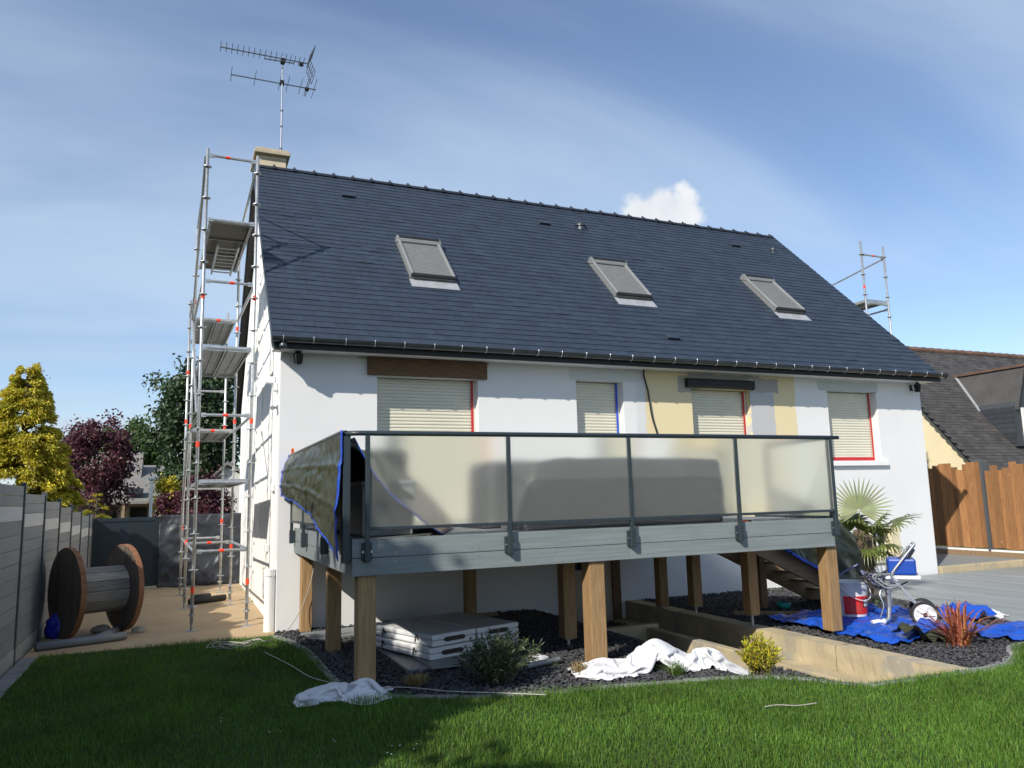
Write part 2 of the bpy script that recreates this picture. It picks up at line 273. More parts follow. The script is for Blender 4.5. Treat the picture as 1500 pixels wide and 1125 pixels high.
# ------------------------------------------------------------------ mesh helpers
def V(*a): return Vector(a)
class MB:
    def __init__(s): s.v = []; s.f = []
    def add(s, vs, fs):
        k = len(s.v); s.v += [tuple(p) for p in vs]; s.f += [tuple(i + k for i in f) for f in fs]; return s
    def box(s, x0, x1, y0, y1, z0, z1):
        return s.add([(x0, y0, z0), (x1, y0, z0), (x1, y1, z0), (x0, y1, z0), (x0, y0, z1), (x1, y0, z1), (x1, y1, z1), (x0, y1, z1)],
                     [(0, 3, 2, 1), (4, 5, 6, 7), (0, 1, 5, 4), (1, 2, 6, 5), (2, 3, 7, 6), (3, 0, 4, 7)])
    def bar(s, a, b, w, h, upv=(0, 0, 1)):
        a = Vector(a); b = Vector(b); d = (b - a).normalized(); u = Vector(upv)
        sd_ = d.cross(u).normalized(); u = sd_.cross(d).normalized(); vs = []
        for p in (a, b):
            for i, j in ((-1, -1), (1, -1), (1, 1), (-1, 1)): vs.append(p + sd_ * (w / 2 * i) + u * (h / 2 * j))
        return s.add(vs, [(3, 2, 1, 0), (4, 5, 6, 7), (0, 1, 5, 4), (1, 2, 6, 5), (2, 3, 7, 6), (3, 0, 4, 7)])
    def tube(s, pts, r, n=8, caps=True):
        pts = [Vector(p) for p in pts]; vs = []; fs = []; rr = r if isinstance(r, (list, tuple)) else [r] * len(pts)
        d0 = (pts[1] - pts[0]).normalized(); ref = V(0, 0, 1) if abs(d0.z) < 0.9 else V(1, 0, 0); u = d0.cross(ref).normalized()
        for i, p in enumerate(pts):
            if i == 0: d = pts[1] - pts[0]
            elif i == len(pts) - 1: d = pts[-1] - pts[-2]
            else: d = (pts[i + 1] - pts[i]).normalized() + (pts[i] - pts[i - 1]).normalized()
            d.normalize(); u = (u - d * u.dot(d)).normalized(); w = d.cross(u)
            for k in range(n):
                a = 2 * math.pi * k / n; vs.append(p + (u * math.cos(a) + w * math.sin(a)) * rr[i])
        for i in range(len(pts) - 1):
            for k in range(n): fs.append((i * n + k, i * n + (k + 1) % n, (i + 1) * n + (k + 1) % n, (i + 1) * n + k))
        if caps: fs.append(tuple(range(n - 1, -1, -1))); fs.append(tuple((len(pts) - 1) * n + k for k in range(n)))
        return s.add(vs, fs)
    def prism(s, poly, ax, a, b):
        """extrude a polygon given in the two other axes along axis ax (0,1,2) from a to b"""
        n = len(poly); vs = []
        for t in (a, b):
            for p in poly:
                q = list(p); q.insert(ax, t); vs.append(q)
        fs = [tuple(range(n - 1, -1, -1)), tuple(range(n, 2 * n))] + [(i, (i + 1) % n, n + (i + 1) % n, n + i) for i in range(n)]
        return s.add(vs, fs)
    def lathe(s, prof, c=(0, 0, 0), n=20):
        c = Vector(c); vs = []; fs = []
        for r, z in prof:
            for k in range(n):
                a = 2 * math.pi * k / n; vs.append(c + V(r * math.cos(a), r * math.sin(a), z))
        for i in range(len(prof) - 1):
            for k in range(n): fs.append((i * n + k, i * n + (k + 1) % n, (i + 1) * n + (k + 1) % n, (i + 1) * n + k))
        fs.append(tuple(range(n - 1, -1, -1))); fs.append(tuple((len(prof) - 1) * n + k for k in range(n)))
        return s.add(vs, fs)
    def grid(s, fn, nu, nv):
        vs = [fn(i / nu, j / nv) for j in range(nv + 1) for i in range(nu + 1)]
        return s.add(vs, [(j * (nu + 1) + i, j * (nu + 1) + i + 1, (j + 1) * (nu + 1) + i + 1, (j + 1) * (nu + 1) + i) for j in range(nv) for i in range(nu)])
    def mesh(s, name, mat=None, smooth=False, fix=True):
        me = bpy.data.meshes.new(name); me.from_pydata(s.v, [], s.f)
        if mat: me.materials.append(MATS[mat])
        if smooth: me.shade_smooth()
        if fix:
            import bmesh
            bm = bmesh.new(); bm.from_mesh(me); bmesh.ops.recalc_face_normals(bm, faces=bm.faces); bm.to_mesh(me); bm.free()
            if smooth: me.shade_smooth()
        return me
    def build(s, name, mat, parent=None, smooth=False, bevel=0, sub=0, solid=0, fix=True):
        o = bpy.data.objects.new(name, s.mesh(name, mat, smooth, fix)); COL.objects.link(o)
        if parent: o.parent = parent
        if solid:
            md = o.modifiers.new('thick', 'SOLIDIFY'); md.thickness = solid; md.offset = 0
        if bevel:
            md = o.modifiers.new('bevel', 'BEVEL'); md.width = bevel; md.segments = 2; md.limit_method = 'ANGLE'
        if sub:
            md = o.modifiers.new('sub', 'SUBSURF'); md.levels = sub; md.render_levels = sub
        return o
def npmesh(name, verts, faces, mat, smooth=False):
    """fast mesh from numpy: verts (n,3), faces (m,k)"""
    me = bpy.data.meshes.new(name); n = len(verts); mm, k = faces.shape
    me.vertices.add(n); me.vertices.foreach_set('co', np.ascontiguousarray(verts, np.float32).ravel())
    me.loops.add(mm * k); me.loops.foreach_set('vertex_index', np.ascontiguousarray(faces, np.int32).ravel())
    me.polygons.add(mm); me.polygons.foreach_set('loop_start', np.arange(0, mm * k, k, dtype=np.int32)); me.polygons.foreach_set('loop_total', np.full(mm, k, np.int32))
    me.materials.append(MATS[mat]); me.update(calc_edges=True)
    me.shade_smooth() if smooth else me.shade_flat()
    return me
def link(name, me, parent=None):
    o = bpy.data.objects.new(name, me); COL.objects.link(o)
    if parent: o.parent = parent
    return o
def tag(o, label=None, cat=None, group=None, kind=None):
    if label: o['label'] = label
    if cat: o['category'] = cat
    if group: o['group'] = group
    if kind: o['kind'] = kind
    return o
def thing(name, label, cat, loc=(0, 0, 0), rz=0, group=None):
    o = bpy.data.objects.new(name, None); COL.objects.link(o); o.location = loc; o.rotation_euler = (0, 0, rz); o.empty_display_size = 0.2
    return tag(o, label, cat, group)
def put(me, name, parent, mat4=None):
    o = link(name, me, parent)
    if mat4 is not None: o.matrix_local = mat4
    return o
def fbm(x, y, z=0, o=3): return mnoise.fractal(V(x, y, z), 0.8, 2.0, o)
def inpoly(px, py, poly):
    r = np.zeros(px.shape, bool); n = len(poly); j = n - 1
    for i in range(n):
        xi, yi = poly[i]; xj, yj = poly[j]
        c = ((yi > py) != (yj > py)) & (px < (xj - xi) * (py - yi) / (yj - yi + 1e-12) + xi); r ^= c; j = i
    return r
# ================================================================== SETTING
LAWN_EDGE = [(-2.72, -0.28), (-0.06, -0.27), (0.10, -0.87), (0.19, -1.67), (0.19, -2.87), (0.22, -3.54), (0.46, -4.11), (0.9, -4.41), (1.63, -4.68), (2.05, -4.75), (2.71, -4.86), (3.38, -5.0), (3.8, -5.12), (4.13, -5.42), (4.43, -5.86), (5.5, -5.92), (5.81, -5.95), (6.2, -5.9), (6.62, -5.7), (6.98, -5.42), (7.6, -5.25), (8.3, -5.3)]
LAWN = LAWN_EDGE + [(8.3, -14), (-2.72, -14)]
def sstep(a, b, x):
    t = np.clip((x - a) / (b - a), 0, 1); return t * t * (3 - 2 * t)
def bedz(x, y):
    """height of the planting bed: level, falling to a sunken strip along the retaining wall"""
    x = np.asarray(x, float); y = np.asarray(y, float)
    return -0.015 - 0.30 * sstep(3.7, 4.75, x + 0.25 * np.clip(-4.2 - y, 0, 1.5)) * (x < 5.62)
def ground():
    xs = np.concatenate([[-600, -200, -60, -20, -8], np.arange(-4, 18.01, 0.5), [24, 40, 80, 250, 700]])
    ys = np.concatenate([[-300, -80, -30], np.arange(-14, 10.01, 0.5), [14, 20, 30, 60, 150, 400, 900]])
    X, Y = np.meshgrid(xs, ys); Z = np.full(X.shape, -0.06)
    Z[(X > 3.4) & (X < 6.1) & (Y < 0.6) & (Y > -6.1)] = -0.45
    n = len(xs); vs = np.stack([X, Y, Z], -1).reshape(-1, 3)
    j, i = np.meshgrid(np.arange(len(ys) - 1), np.arange(n - 1), indexing='ij'); a = (j * n + i).ravel()
    o = link('ground', npmesh('ground', vs, np.stack([a, a + 1, a + n + 1, a + n], 1), 'far_ground'))
    tag(o, kind='structure')
ground()
mb = MB(); mb.add([(x, y, -0.004) for x, y in LAWN], [tuple(range(len(LAWN)))])
tag(mb.build('lawn', 'lawn_soil'), kind='structure')
# grass blades
def grass():
    n = 640000
    x = NR.uniform(-2.72, 8.3, n); y = NR.uniform(-8.6, -0.25, n)
    keep = inpoly(x, y, LAWN) & (NR.random(n) < np.clip(1.15 - 0.09 * (y + 8.2), 0.45, 1))
    # drop what lies well below the frame
    keep &= y > -7.0 - 0.3 * np.clip(x, 0, 5)
    x = x[keep]; y = y[keep]; n = len(x)
    a = NR.uniform(0, 2 * np.pi, n); h = NR.uniform(0.022, 0.058, n) * (1 + 0.3 * np.sin(x * 3.1 + 1.7 * np.sin(y * 2.3))); w = NR.uniform(0.0014, 0.0028, n)
    ln = NR.uniform(0.1, 0.85, n) * h; b = a + NR.normal(0, 0.6, n)
    dx, dy = np.cos(a), np.sin(a); lx, ly = np.cos(b) * ln, np.sin(b) * ln
    z0 = np.full(n, -0.004)
    P = np.empty((n, 5, 3), np.float32)
    P[:, 0] = np.stack([x - dy * w, y + dx * w, z0], 1); P[:, 1] = np.stack([x + dy * w, y - dx * w, z0], 1)
    P[:, 2] = np.stack([x + dy * w * .8 + lx * .4, y - dx * w * .8 + ly * .4, h * .62], 1); P[:, 3] = np.stack([x - dy * w * .8 + lx * .4, y + dx * w * .8 + ly * .4, h * .62], 1)
    P[:, 4] = np.stack([x + lx, y + ly, h], 1)
    k = (np.arange(n) * 5)[:, None]
    F = np.concatenate([k + np.array([[0, 1, 2]]), k + np.array([[0, 2, 3]]), k + np.array([[3, 2, 4]])], 0)
    o = link('grass_blades', npmesh('grass_blades', P.reshape(-1, 3), F, 'grass'))
    tag(o, 'short green lawn grass in front of the deck', 'grass', kind='stuff')
grass()
# daisies
mb = MB()
for px, py in ((0.2, -5.6), (-0.5, -4.9), (-0.1, -5.3), (0.35, -5.75), (-0.9, -4.4), (0.05, -5.75)):
    for k in range(2):
        cxx, cyy = px + R.uniform(-.08, .08), py + R.uniform(-.08, .08)
        mb.add([(cxx + .007 * math.cos(a), cyy + .007 * math.sin(a), 0.043) for a in [i * math.pi / 3 for i in range(6)]], [(0, 1, 2, 3, 4, 5)])
tag(mb.build('daisies', 'white_trim', fix=False), 'tiny white daisies dotted in the shaded lawn', 'flower', kind='stuff')

BED = [(-0.0, -0.0)] + [(x + .01, y + .03) for x, y in LAWN_EDGE[1:16]] + [(5.5, 0.0)]
BED2 = [(5.75, 0.0), (5.75, -5.93), (6.2, -5.87), (6.6, -5.67), (6.95, -5.4), (7.6, -5.22), (8.3, -5.27), (8.5, -4.6), (8.9, -3.0), (9.75, -0.02)]
def bed(name, poly, st=0.12):
    P = np.array(poly); xs = np.arange(P[:, 0].min() - st, P[:, 0].max() + st, st); ys = np.arange(P[:, 1].min() - st, P[:, 1].max() + st, st)
    mb = MB()
    import bmesh
    bm = bmesh.new(); f = bm.faces.new([bm.verts.new((x, y, 0)) for x, y in poly])
    for x in xs: bmesh.ops.bisect_plane(bm, geom=bm.verts[:] + bm.edges[:] + bm.faces[:], plane_co=(x, 0, 0), plane_no=(1, 0, 0))
    for y in ys: bmesh.ops.bisect_plane(bm, geom=bm.verts[:] + bm.edges[:] + bm.faces[:], plane_co=(0, y, 0), plane_no=(0, 1, 0))
    for v in bm.verts: v.co.z = float(bedz(v.co.x, v.co.y)) + 0.012 * fbm(v.co.x * 3, v.co.y * 3)
    bmesh.ops.recalc_face_normals(bm, faces=bm.faces)
    if bm.faces[:][0].normal.z < 0: bmesh.ops.reverse_faces(bm, faces=bm.faces[:])
    me = bpy.data.meshes.new(name); bm.to_mesh(me); bm.free(); me.materials.append(MATS['soil']); me.shade_smooth()
    return tag(link(name, me), kind='structure')
bed('planting_bed', BED); bed('planting_bed', BED2)
def chips(name, label, poly, dens, seed, s0, s1, cond=None):
    rg = np.random.default_rng(seed); P = np.array(poly); lo = P.min(0); hi = P.max(0); n = int((hi - lo).prod() * dens)
    x = rg.uniform(lo[0], hi[0], n); y = rg.uniform(lo[1], hi[1], n); k = inpoly(x, y, poly)
    if cond is not None: k &= cond(x, y)
    x = x[k]; y = y[k]; n = len(x)
    ico = []; t = (1 + 5 ** .5) / 2
    base = np.array([(-1, t, 0), (1, t, 0), (-1, -t, 0), (1, -t, 0), (0, -1, t), (0, 1, t), (0, -1, -t), (0, 1, -t), (t, 0, -1), (t, 0, 1), (-t, 0, -1), (-t, 0, 1)]) / 1.9
    fc = np.array([(0, 11, 5), (0, 5, 1), (0, 1, 7), (0, 7, 10), (0, 10, 11), (1, 5, 9), (5, 11, 4), (11, 10, 2), (10, 7, 6), (7, 1, 8), (3, 9, 4), (3, 4, 2), (3, 2, 6), (3, 6, 8), (3, 8, 9), (4, 9, 5), (2, 4, 11), (6, 2, 10), (8, 6, 7), (9, 8, 1)])
    sz = rg.uniform(s0, s1, (n, 1, 1)) * np.stack([rg.uniform(.8, 1.3, n), rg.uniform(.7, 1.1, n), rg.uniform(.35, .8, n)], 1)[:, None, :]
    v = base[None] * rg.uniform(.7, 1.2, (n, 12, 1)) * sz
    a = rg.uniform(0, 6.28, n); tl = rg.normal(0, .4, n); ca, sa = np.cos(a), np.sin(a)
    vz = v[..., 2] * np.cos(tl)[:, None] + v[..., 0] * np.sin(tl)[:, None]
    vx = v[..., 0] * ca[:, None] - v[..., 1] * sa[:, None]; vy = v[..., 0] * sa[:, None] + v[..., 1] * ca[:, None]
    W = np.stack([vx + x[:, None], vy + y[:, None], vz + (bedz(x, y) + rg.uniform(0.004, 0.03, n))[:, None]], -1)
    F = (np.arange(n)[:, None, None] * 12 + fc[None]).reshape(-1, 3)
    tag(link(name, npmesh(name, W.reshape(-1, 3), F, 'gravel')), label, 'gravel', kind='stuff')
chips('slate_gravel', 'dark slate gravel in the bed under and before the deck', BED, 1050, 3, 0.013, 0.025)
chips('slate_gravel', 'dark slate gravel round the red spiky plant', BED2, 950, 5, 0.013, 0.023)
# lumps of dug earth by the left posts
mb = MB()
for k in range(240):
    u = R.random(); px = 0.3 + 0.75 * u + R.gauss(0, .1); py = -0.7 - 2.3 * u * R.random() + R.gauss(0, .15); s_ = R.uniform(.015, .05)
    if px < 0.25: continue
    ph = [R.uniform(.6, 1.3) for _ in range(14)]
    vs = []; 
    for i in range(3):
        for j in range(5):
            a = j * 1.2566 + i; r_ = s_ * (0.8, 1.1, 0.55)[i] * ph[(i * 5 + j) % 14]; vs.append((px + r_ * math.cos(a), py + r_ * math.sin(a), -0.02 + (0, .5, 1.0)[i] * s_ * 1.2))
    mb.add(vs, [(i * 5 + j, i * 5 + (j + 1) % 5, i * 5 + 5 + (j + 1) % 5, i * 5 + 5 + j) for i in range(2) for j in range(5)] + [(10, 11, 12, 13, 14)])
tag(mb.build('earth_clods', 'soil'), 'lumps of dug grey earth round the timber posts', 'earth', kind='stuff')

# concrete drive beside the gable, strip by the fence
mb = MB(); mb.box(-2.9, -0.003, -0.27, 7.6, -0.1, 0.0)
tag(mb.build('driveway', 'concrete_drive'), kind='structure')
es = thing('paving_strip', 'narrow strip of grey concrete pavers between the lawn and the slatted fence', 'paving')
for k in range(44):
    y1 = -0.285 - k * 0.31; MB().box(-2.9, -2.73, y1 - 0.30, y1, -0.08, 0.006 + R.uniform(-.003, .003)).build('paver', 'edging', es, bevel=.006)
# low edging stones along the lawn, each its own piece
ed = tag(link('lawn_edging', None), kind='structure')
def edging(poly, w=0.085, step=0.42, top=0.012, depth=0.3):
    pts = [Vector((x, y, 0)) for x, y in poly]; L_ = [0]
    for a, b in zip(pts, pts[1:]): L_.append(L_[-1] + (b - a).length)
    def at(s):
        for i in range(len(pts) - 1):
            if s <= L_[i + 1] + 1e-6: return pts[i].lerp(pts[i + 1], (s - L_[i]) / max(1e-6, L_[i + 1] - L_[i]))
        return pts[-1]
    n = max(1, round(L_[-1] / step))
    for k in range(n):
        a = at(k * L_[-1] / n); b = at((k + 1) * L_[-1] / n); d = (b - a).normalized(); a = a + d * .004; b = b - d * .004
        zt = top + R.uniform(-.006, .006); o = MB().bar((a.x, a.y, (zt - depth) / 2 + zt / 2), (b.x, b.y, (zt - depth) / 2 + zt / 2), w, depth).build('edging_stone', 'edging', ed, bevel=.008)
edging(LAWN_EDGE[1:15]); edging([(4.43, -5.88), (5.45, -5.93)], 0.09, .5, .012, .42); edging(LAWN_EDGE[15:], 0.12)
# retaining wall of the sunken strip, with its footing ledge
rw = thing('retaining_wall', 'low weathered concrete retaining wall running out from under the deck', 'wall', (5.5, -5.9, -0.4))
def stepwall(x0, x1, y0, y1, z0, z1, par, ny=30, name='wall'):
    mb = MB(); nz_ = 5
    mb.grid(lambda u, v: (x0 - 5.5 + 0.006 * fbm(u * 20, v * 3, 1), y0 + u * (y1 - y0) + 5.9, z0 + v * (z1 - z0) + 0.4), ny, nz_)
    mb.grid(lambda u, v: (x0 - 5.5 + v * (x1 - x0) + (0.006 * fbm(u * 20, 3, 1) if v == 0 else 0), y0 + u * (y1 - y0) + 5.9, z1 + 0.4 + 0.004 * fbm(u * 14, v * 2)), ny, 3)
    mb.box(x0 - 5.48, x1 - 5.5, y0 + 5.9, y1 + 5.9, z0 + .4, z1 + .395)
    return mb.build(name, 'concrete_wall', par, fix=False)
for a, b in ((-5.88, -4.45), (-4.44, -2.9), (-2.89, -1.4), (-1.39, -0.01)): stepwall(5.5, 5.74, a, b, -0.42, 0.012, rw)
MB().box(5.22 - 5.5, 5.495 - 5.5, 0.05, 5.86, -0.1, 0.145).build('footing', 'concrete_wall', rw, bevel=.01)
kb = thing('concrete_kerb', 'short cream concrete kerb lying in the shade behind the white cloth', 'kerb', (4.0, -3.0, -0.1))
MB().box(-.8, .75, 0.9, 1.02, -0.2, .10).build('kerb_block', 'concrete_wall', kb, bevel=.012); MB().box(.55, .67, -1.1, 0.895, -0.3, .06).build('kerb_block', 'concrete_wall', kb, bevel=.012)

# composite terrace boards to the right of the house
tr = tag(link('terrace', None), kind='structure')
def tinv(x):   # boundary to the bed: y where board x ends
    pts = [(8.15, -8.0), (8.5, -4.6), (8.9, -3.0), (9.75, -0.05)]
    if x >= 9.75: return -0.06
    for (xa, ya), (xb, yb) in zip(pts, pts[1:]):
        if x <= xb: return ya + (yb - ya) * (x - xa) / (xb - xa)
x = 8.3
while x < 17.5:
    y1 = tinv(x + .07)
    for ya, yb in (((-9.0, y1),) if y1 < -4.5 else ((-9.0, -4.21), (-4.2, y1))):
        MB().box(x, x + .142, ya, yb, -0.03, 0.004 + R.uniform(-.0015, .0015)).build('terrace_board', 'terrace', tr)
    x += .147
MB().box(8.25, 17.6, -9, -0.05, -0.07, -0.035).build('terrace_base', 'soil', tr)
# raised paving and kerb beyond the gable
rk = tag(link('raised_path', None), kind='structure')
MB().box(12.86, 15.72, 0.09, 9, -0.05, 0.125).build('path_slab', 'terrace', rk)
for k in range(4): MB().box(12.86 + k * 1.2, 12.86 + k * 1.2 + 1.19, -0.045, 0.085, -0.05, 0.135).build('kerb_stone', 'concrete_wall', rk, bevel=.01)
# ================================================================== HOUSE
HL = 12.8; HD = 8.0; EY = -0.38; EZ = 4.0; RY = 4.0; RZ = 8.36; XL = -0.15; XR = 12.95
house = thing('house', 'white rendered house with dark slate roof, cream shutters and unfinished wall patches', 'house')
def wall_open(name, mat, x0, x1, z0, z1, ops, t, par):
    """wall in the plane y=0..t with rectangular openings (x0,x1,z0,z1), reveals included"""
    xs = sorted({x0, x1, *[o[0] for o in ops], *[o[1] for o in ops]}); zs = sorted({z0, z1, *[o[2] for o in ops], *[o[3] for o in ops]})
    mb = MB()
    def solid(i, j):
        if i < 0 or j < 0 or i >= len(xs) - 1 or j >= len(zs) - 1: return False
        cx_, cz_ = (xs[i] + xs[i + 1]) / 2, (zs[j] + zs[j + 1]) / 2
        return not any(o[0] < cx_ < o[1] and o[2] < cz_ < o[3] for o in ops)
    for i in range(len(xs) - 1):
        for j in range(len(zs) - 1):
            if not solid(i, j): continue
            a, b, c, d = xs[i], xs[i + 1], zs[j], zs[j + 1]
            mb.add([(a, 0, c), (b, 0, c), (b, 0, d), (a, 0, d)], [(0, 1, 2, 3)]); mb.add([(a, t, c), (b, t, c), (b, t, d), (a, t, d)], [(3, 2, 1, 0)])
            if not solid(i - 1, j): mb.add([(a, 0, c), (a, t, c), (a, t, d), (a, 0, d)], [(3, 2, 1, 0)])
            if not solid(i + 1, j): mb.add([(b, 0, c), (b, t, c), (b, t, d), (b, 0, d)], [(0, 1, 2, 3)])
            if not solid(i, j - 1): mb.add([(a, 0, c), (b, 0, c), (b, t, c), (a, t, c)], [(3, 2, 1, 0)])
            if not solid(i, j + 1): mb.add([(a, 0, d), (b, 0, d), (b, t, d), (a, t, d)], [(0, 1, 2, 3)])
    return mb.build(name, mat, par, fix=False)
W1 = (1.39, 3.0, 1.40, 3.58); W2 = (4.74, 5.65, 1.40, 3.64); W3 = (7.06, 8.37, 1.40, 3.58); W4 = (10.25, 11.55, 2.27, 3.64)
BD = (4.5, 5.44, -0.05, 1.0); BW = (11.12, 11.62, 0.36, 0.93)
wall_open('wall', 'facade_render', 0, HL, -0.4, 3.93, [W1, W2, W3, W4, BW], 0.3, house)
zr = lambda y: EZ + (y - EY) * (RZ - EZ) / (RY - EY)
for xx in (0.0, HL - 0.3):   # gables
    poly = [(0.301, -0.4), (HD, -0.4), (HD, 3.9), (RY, RZ - 0.22), (0.301, zr(0.301) - 0.22)]
    MB().prism(poly, 0, xx, xx + 0.3).build('gable_wall', 'gable_white', house)
MB().box(0.31, HL - .31, HD - .3, HD, -0.4, 3.9).build('wall', 'gable_white', house)
# front edge strip of the gable above the wall plate
MB().box(0.3, HL - .3, 0.3, 7.7, 3.6, 3.75).build('ceiling', 'gable_white', house)

def corrug(x0, x1, y, z0, z1, pitch=0.052, dep=0.012):
    mb = MB(); prof = []; z = z0
    while z < z1 - 1e-4:
        zt = min(z + pitch, z1); h = zt - z
        prof += [(y, z), (y - dep * .8, z + h * .2), (y - dep, z + h * .5), (y - dep * .8, z + h * .8), (y, zt - .006 if h > .01 else zt)]; z = zt
    n = len(prof); mb.add([(x0, a, b) for a, b in prof] + [(x1, a, b) for a, b in prof], [(i, n + i, n + i + 1, i + 1) for i in range(n - 1)])
    return mb
def window(w, tape, parent=house, tape_bottom=False, box=False):
    x0, x1, z0, z1 = w; yy = 0.17
    wn_ = MB().box(x0, x1, yy + .04, yy + .07, z0, z1).build('window', 'white_trim', parent)
    corrug(x0 + .02, x1 - .02, yy, z0 + .01, z1 - .01).build('shutter', 'cream_shutter', wn_, fix=False)
    for a, b in ((x0, x0 + .04), (x1 - .04, x1)): MB().box(a + .001, b - .001, yy - .03, yy + .04, z0, z1 - .002).build('guide_rail', 'cream_shutter', wn_)
    if tape:
        MB().box(x1 - .075, x1 - .035, yy - .036, yy - .031, z0 + .005, z1 - .01).build('masking_tape', tape, wn_)
    if tape_bottom:
        MB().box(x0 + .03, x1 - .04, yy - .03, yy - .012, z0 + .004, z0 + .075).build('masking_tape', tape, wn_)
    return wn_
window(W1, 'red_tape'); window(W2, 'blue_tape'); window(W3, 'red_tape'); w4 = window(W4, 'red_tape', tape_bottom=True)
MB().box(10.2, 11.66, -0.07, 0.16, 2.17, 2.266).build('sill', 'white_trim', w4, bevel=.008)
# rough timber lintel over the wide opening, black box of the roller shutter
mb = MB(); mb.grid(lambda u, v: (1.24 + u * 1.9, -0.055 + .006 * fbm(u * 8, v * 3), 3.585 + v * .265 + .008 * fbm(u * 5, v * 2, 3)), 30, 4); mb.box(1.242, 3.138, -0.05, 0.1, 3.588, 3.845)
mb.build('lintel_beam', 'beam_wood', house, fix=False)
sb = MB().prism([(-0.09, 3.60), (-0.10, 3.66), (-0.09, 3.72), (-0.05, 3.75), (0.10, 3.75), (0.10, 3.585), (-0.06, 3.585)], 0, 6.93, 8.41).build('shutter_box', 'black_board', house)
MB().box(8.412, 8.43, -0.105, 0.09, 3.575, 3.755).build('end_plate', 'lead', sb)
# basement window
bw = MB().box(BW[0], BW[1], 0.15, 0.18, BW[2], BW[3]).build('window', 'cream_shutter', house)
MB().box(BW[0] + .05, BW[1] - .05, 0.143, 0.1495, BW[2] + .06, BW[3] - .05).build('pane', 'dark_glass', bw)
MB().box(BW[0] + .23, BW[0] + .27, 0.135, 0.1425, BW[2] + .05, BW[3] - .05).build('mullion', 'white_trim', bw)
MB().box(BW[0] - .06, BW[1] + .08, -0.05, 0.13, BW[2] - .06, BW[2] - .002).build('sill', 'cream_shutter', bw, bevel=.006)
# cellar door with a dark pane, behind the deck posts
dr = MB().box(4.35, 5.25, -0.03, -0.004, -0.3, 1.05).build('door', 'door_paint', house, bevel=.004)
MB().box(4.52, 5.08, -0.04, -0.0305, 0.55, 0.95).build('pane', 'dark_glass', dr)
MB().box(4.30, 4.349, -0.045, -0.004, -0.3, 1.08).build('door_frame', 'beam_wood', dr); MB().box(5.251, 5.40, -0.06, -0.004, -0.3, 1.08).build('door_frame', 'beam_wood', dr)

# ---- roof
sl = Vector((0, RY - EY, RZ - EZ)).normalized(); nrm = Vector((0, -sl.z, sl.y)); SLEN = math.hypot(RY - EY, RZ - EZ)
def roof_m(x, s, up_=0.0): p = V(x, EY, EZ) + sl * s + nrm * up_; return p
def rmat(x, s, h=0.0, tilt=0.0):
    q = sl * math.cos(tilt) - nrm * math.sin(tilt); n_ = nrm * math.cos(tilt) + sl * math.sin(tilt)
    mm_ = Matrix((V(1, 0, 0), q, n_)).transposed().to_4x4(); mm_.translation = roof_m(x, s, h); return mm_
mb = MB(); T = 0.2
a, b, c, d = V(XL + .01, EY + .02, EZ - .03), V(XL + .01, RY, RZ - .03), V(XL + .01, 2 * RY - EY, EZ - .03), 0
roof = MB().prism([(EY + .02, EZ - .02), (RY, RZ - .025), (2 * RY - EY, EZ - .02), (2 * RY - EY, EZ - .16), (RY, RZ - .2), (EY + .02, EZ - .14)], 0, XL + .012, XR - .012).build('roof', 'black_board', house)
g = 0.1525; SW = 0.3; nc = int(SLEN / g); th = 0.009
def slate_mesh(w, name='slate', mat='slate'):
    mb = MB().box(0.0015, w - .0015, 0, g + .05, 0, th); return mb.mesh(name, mat)
cache = {}; count = 0; rest_v = []; rest_f = []
tilt = math.atan2(th * 0.95, g)
for i in range(nc + 1):
    s = i * g; off = (SW / 2 if i % 2 else 0); x = XL - off
    while x < XR - 0.01:
        x0 = max(x, XL); x1 = min(x + SW, XR); w = x1 - x0; x += SW
        if w < 0.02: continue
        hh = R.uniform(0.0105, 0.0122) + (R.uniform(.002, .005) if R.random() < .05 else 0); tj = tilt + R.uniform(-.004, .004); mt = rmat(x0, s + R.uniform(-.0015, .0015), hh, tj)
        if i < 7 and count < 300:
            kx = round(w, 2)
            if kx not in cache: cache[kx] = slate_mesh(w)
            put(cache[kx], 'slate', roof, mt); count += 1
        else:
            L2 = min(g + .05, SLEN - s + .01)
            loc = [(0.0015, 0, 0), (w - .0015, 0, 0), (w - .0015, L2, 0), (0.0015, L2, 0), (0.0015, 0, th), (w - .0015, 0, th), (w - .0015, L2, th), (0.0015, L2, th)]
            k = len(rest_v); rest_v += [tuple(mt @ Vector(p)) for p in loc]
            rest_f += [tuple(q + k for q in f) for f in ((4, 5, 6, 7), (0, 1, 5, 4), (1, 2, 6, 5), (3, 0, 4, 7))]
tag(link('slates', npmesh('slates', np.array(rest_v), np.array(rest_f), 'slate_field'), roof), kind='stuff')
# back slope, plain
MB().prism([(RY + .01, RZ - .012), (2 * RY - EY + .05, EZ - .05), (2 * RY - EY + .05, EZ - .08), (RY + .01, RZ - .04)], 0, XL, XR).build('slate_slope', 'slate_field', roof)
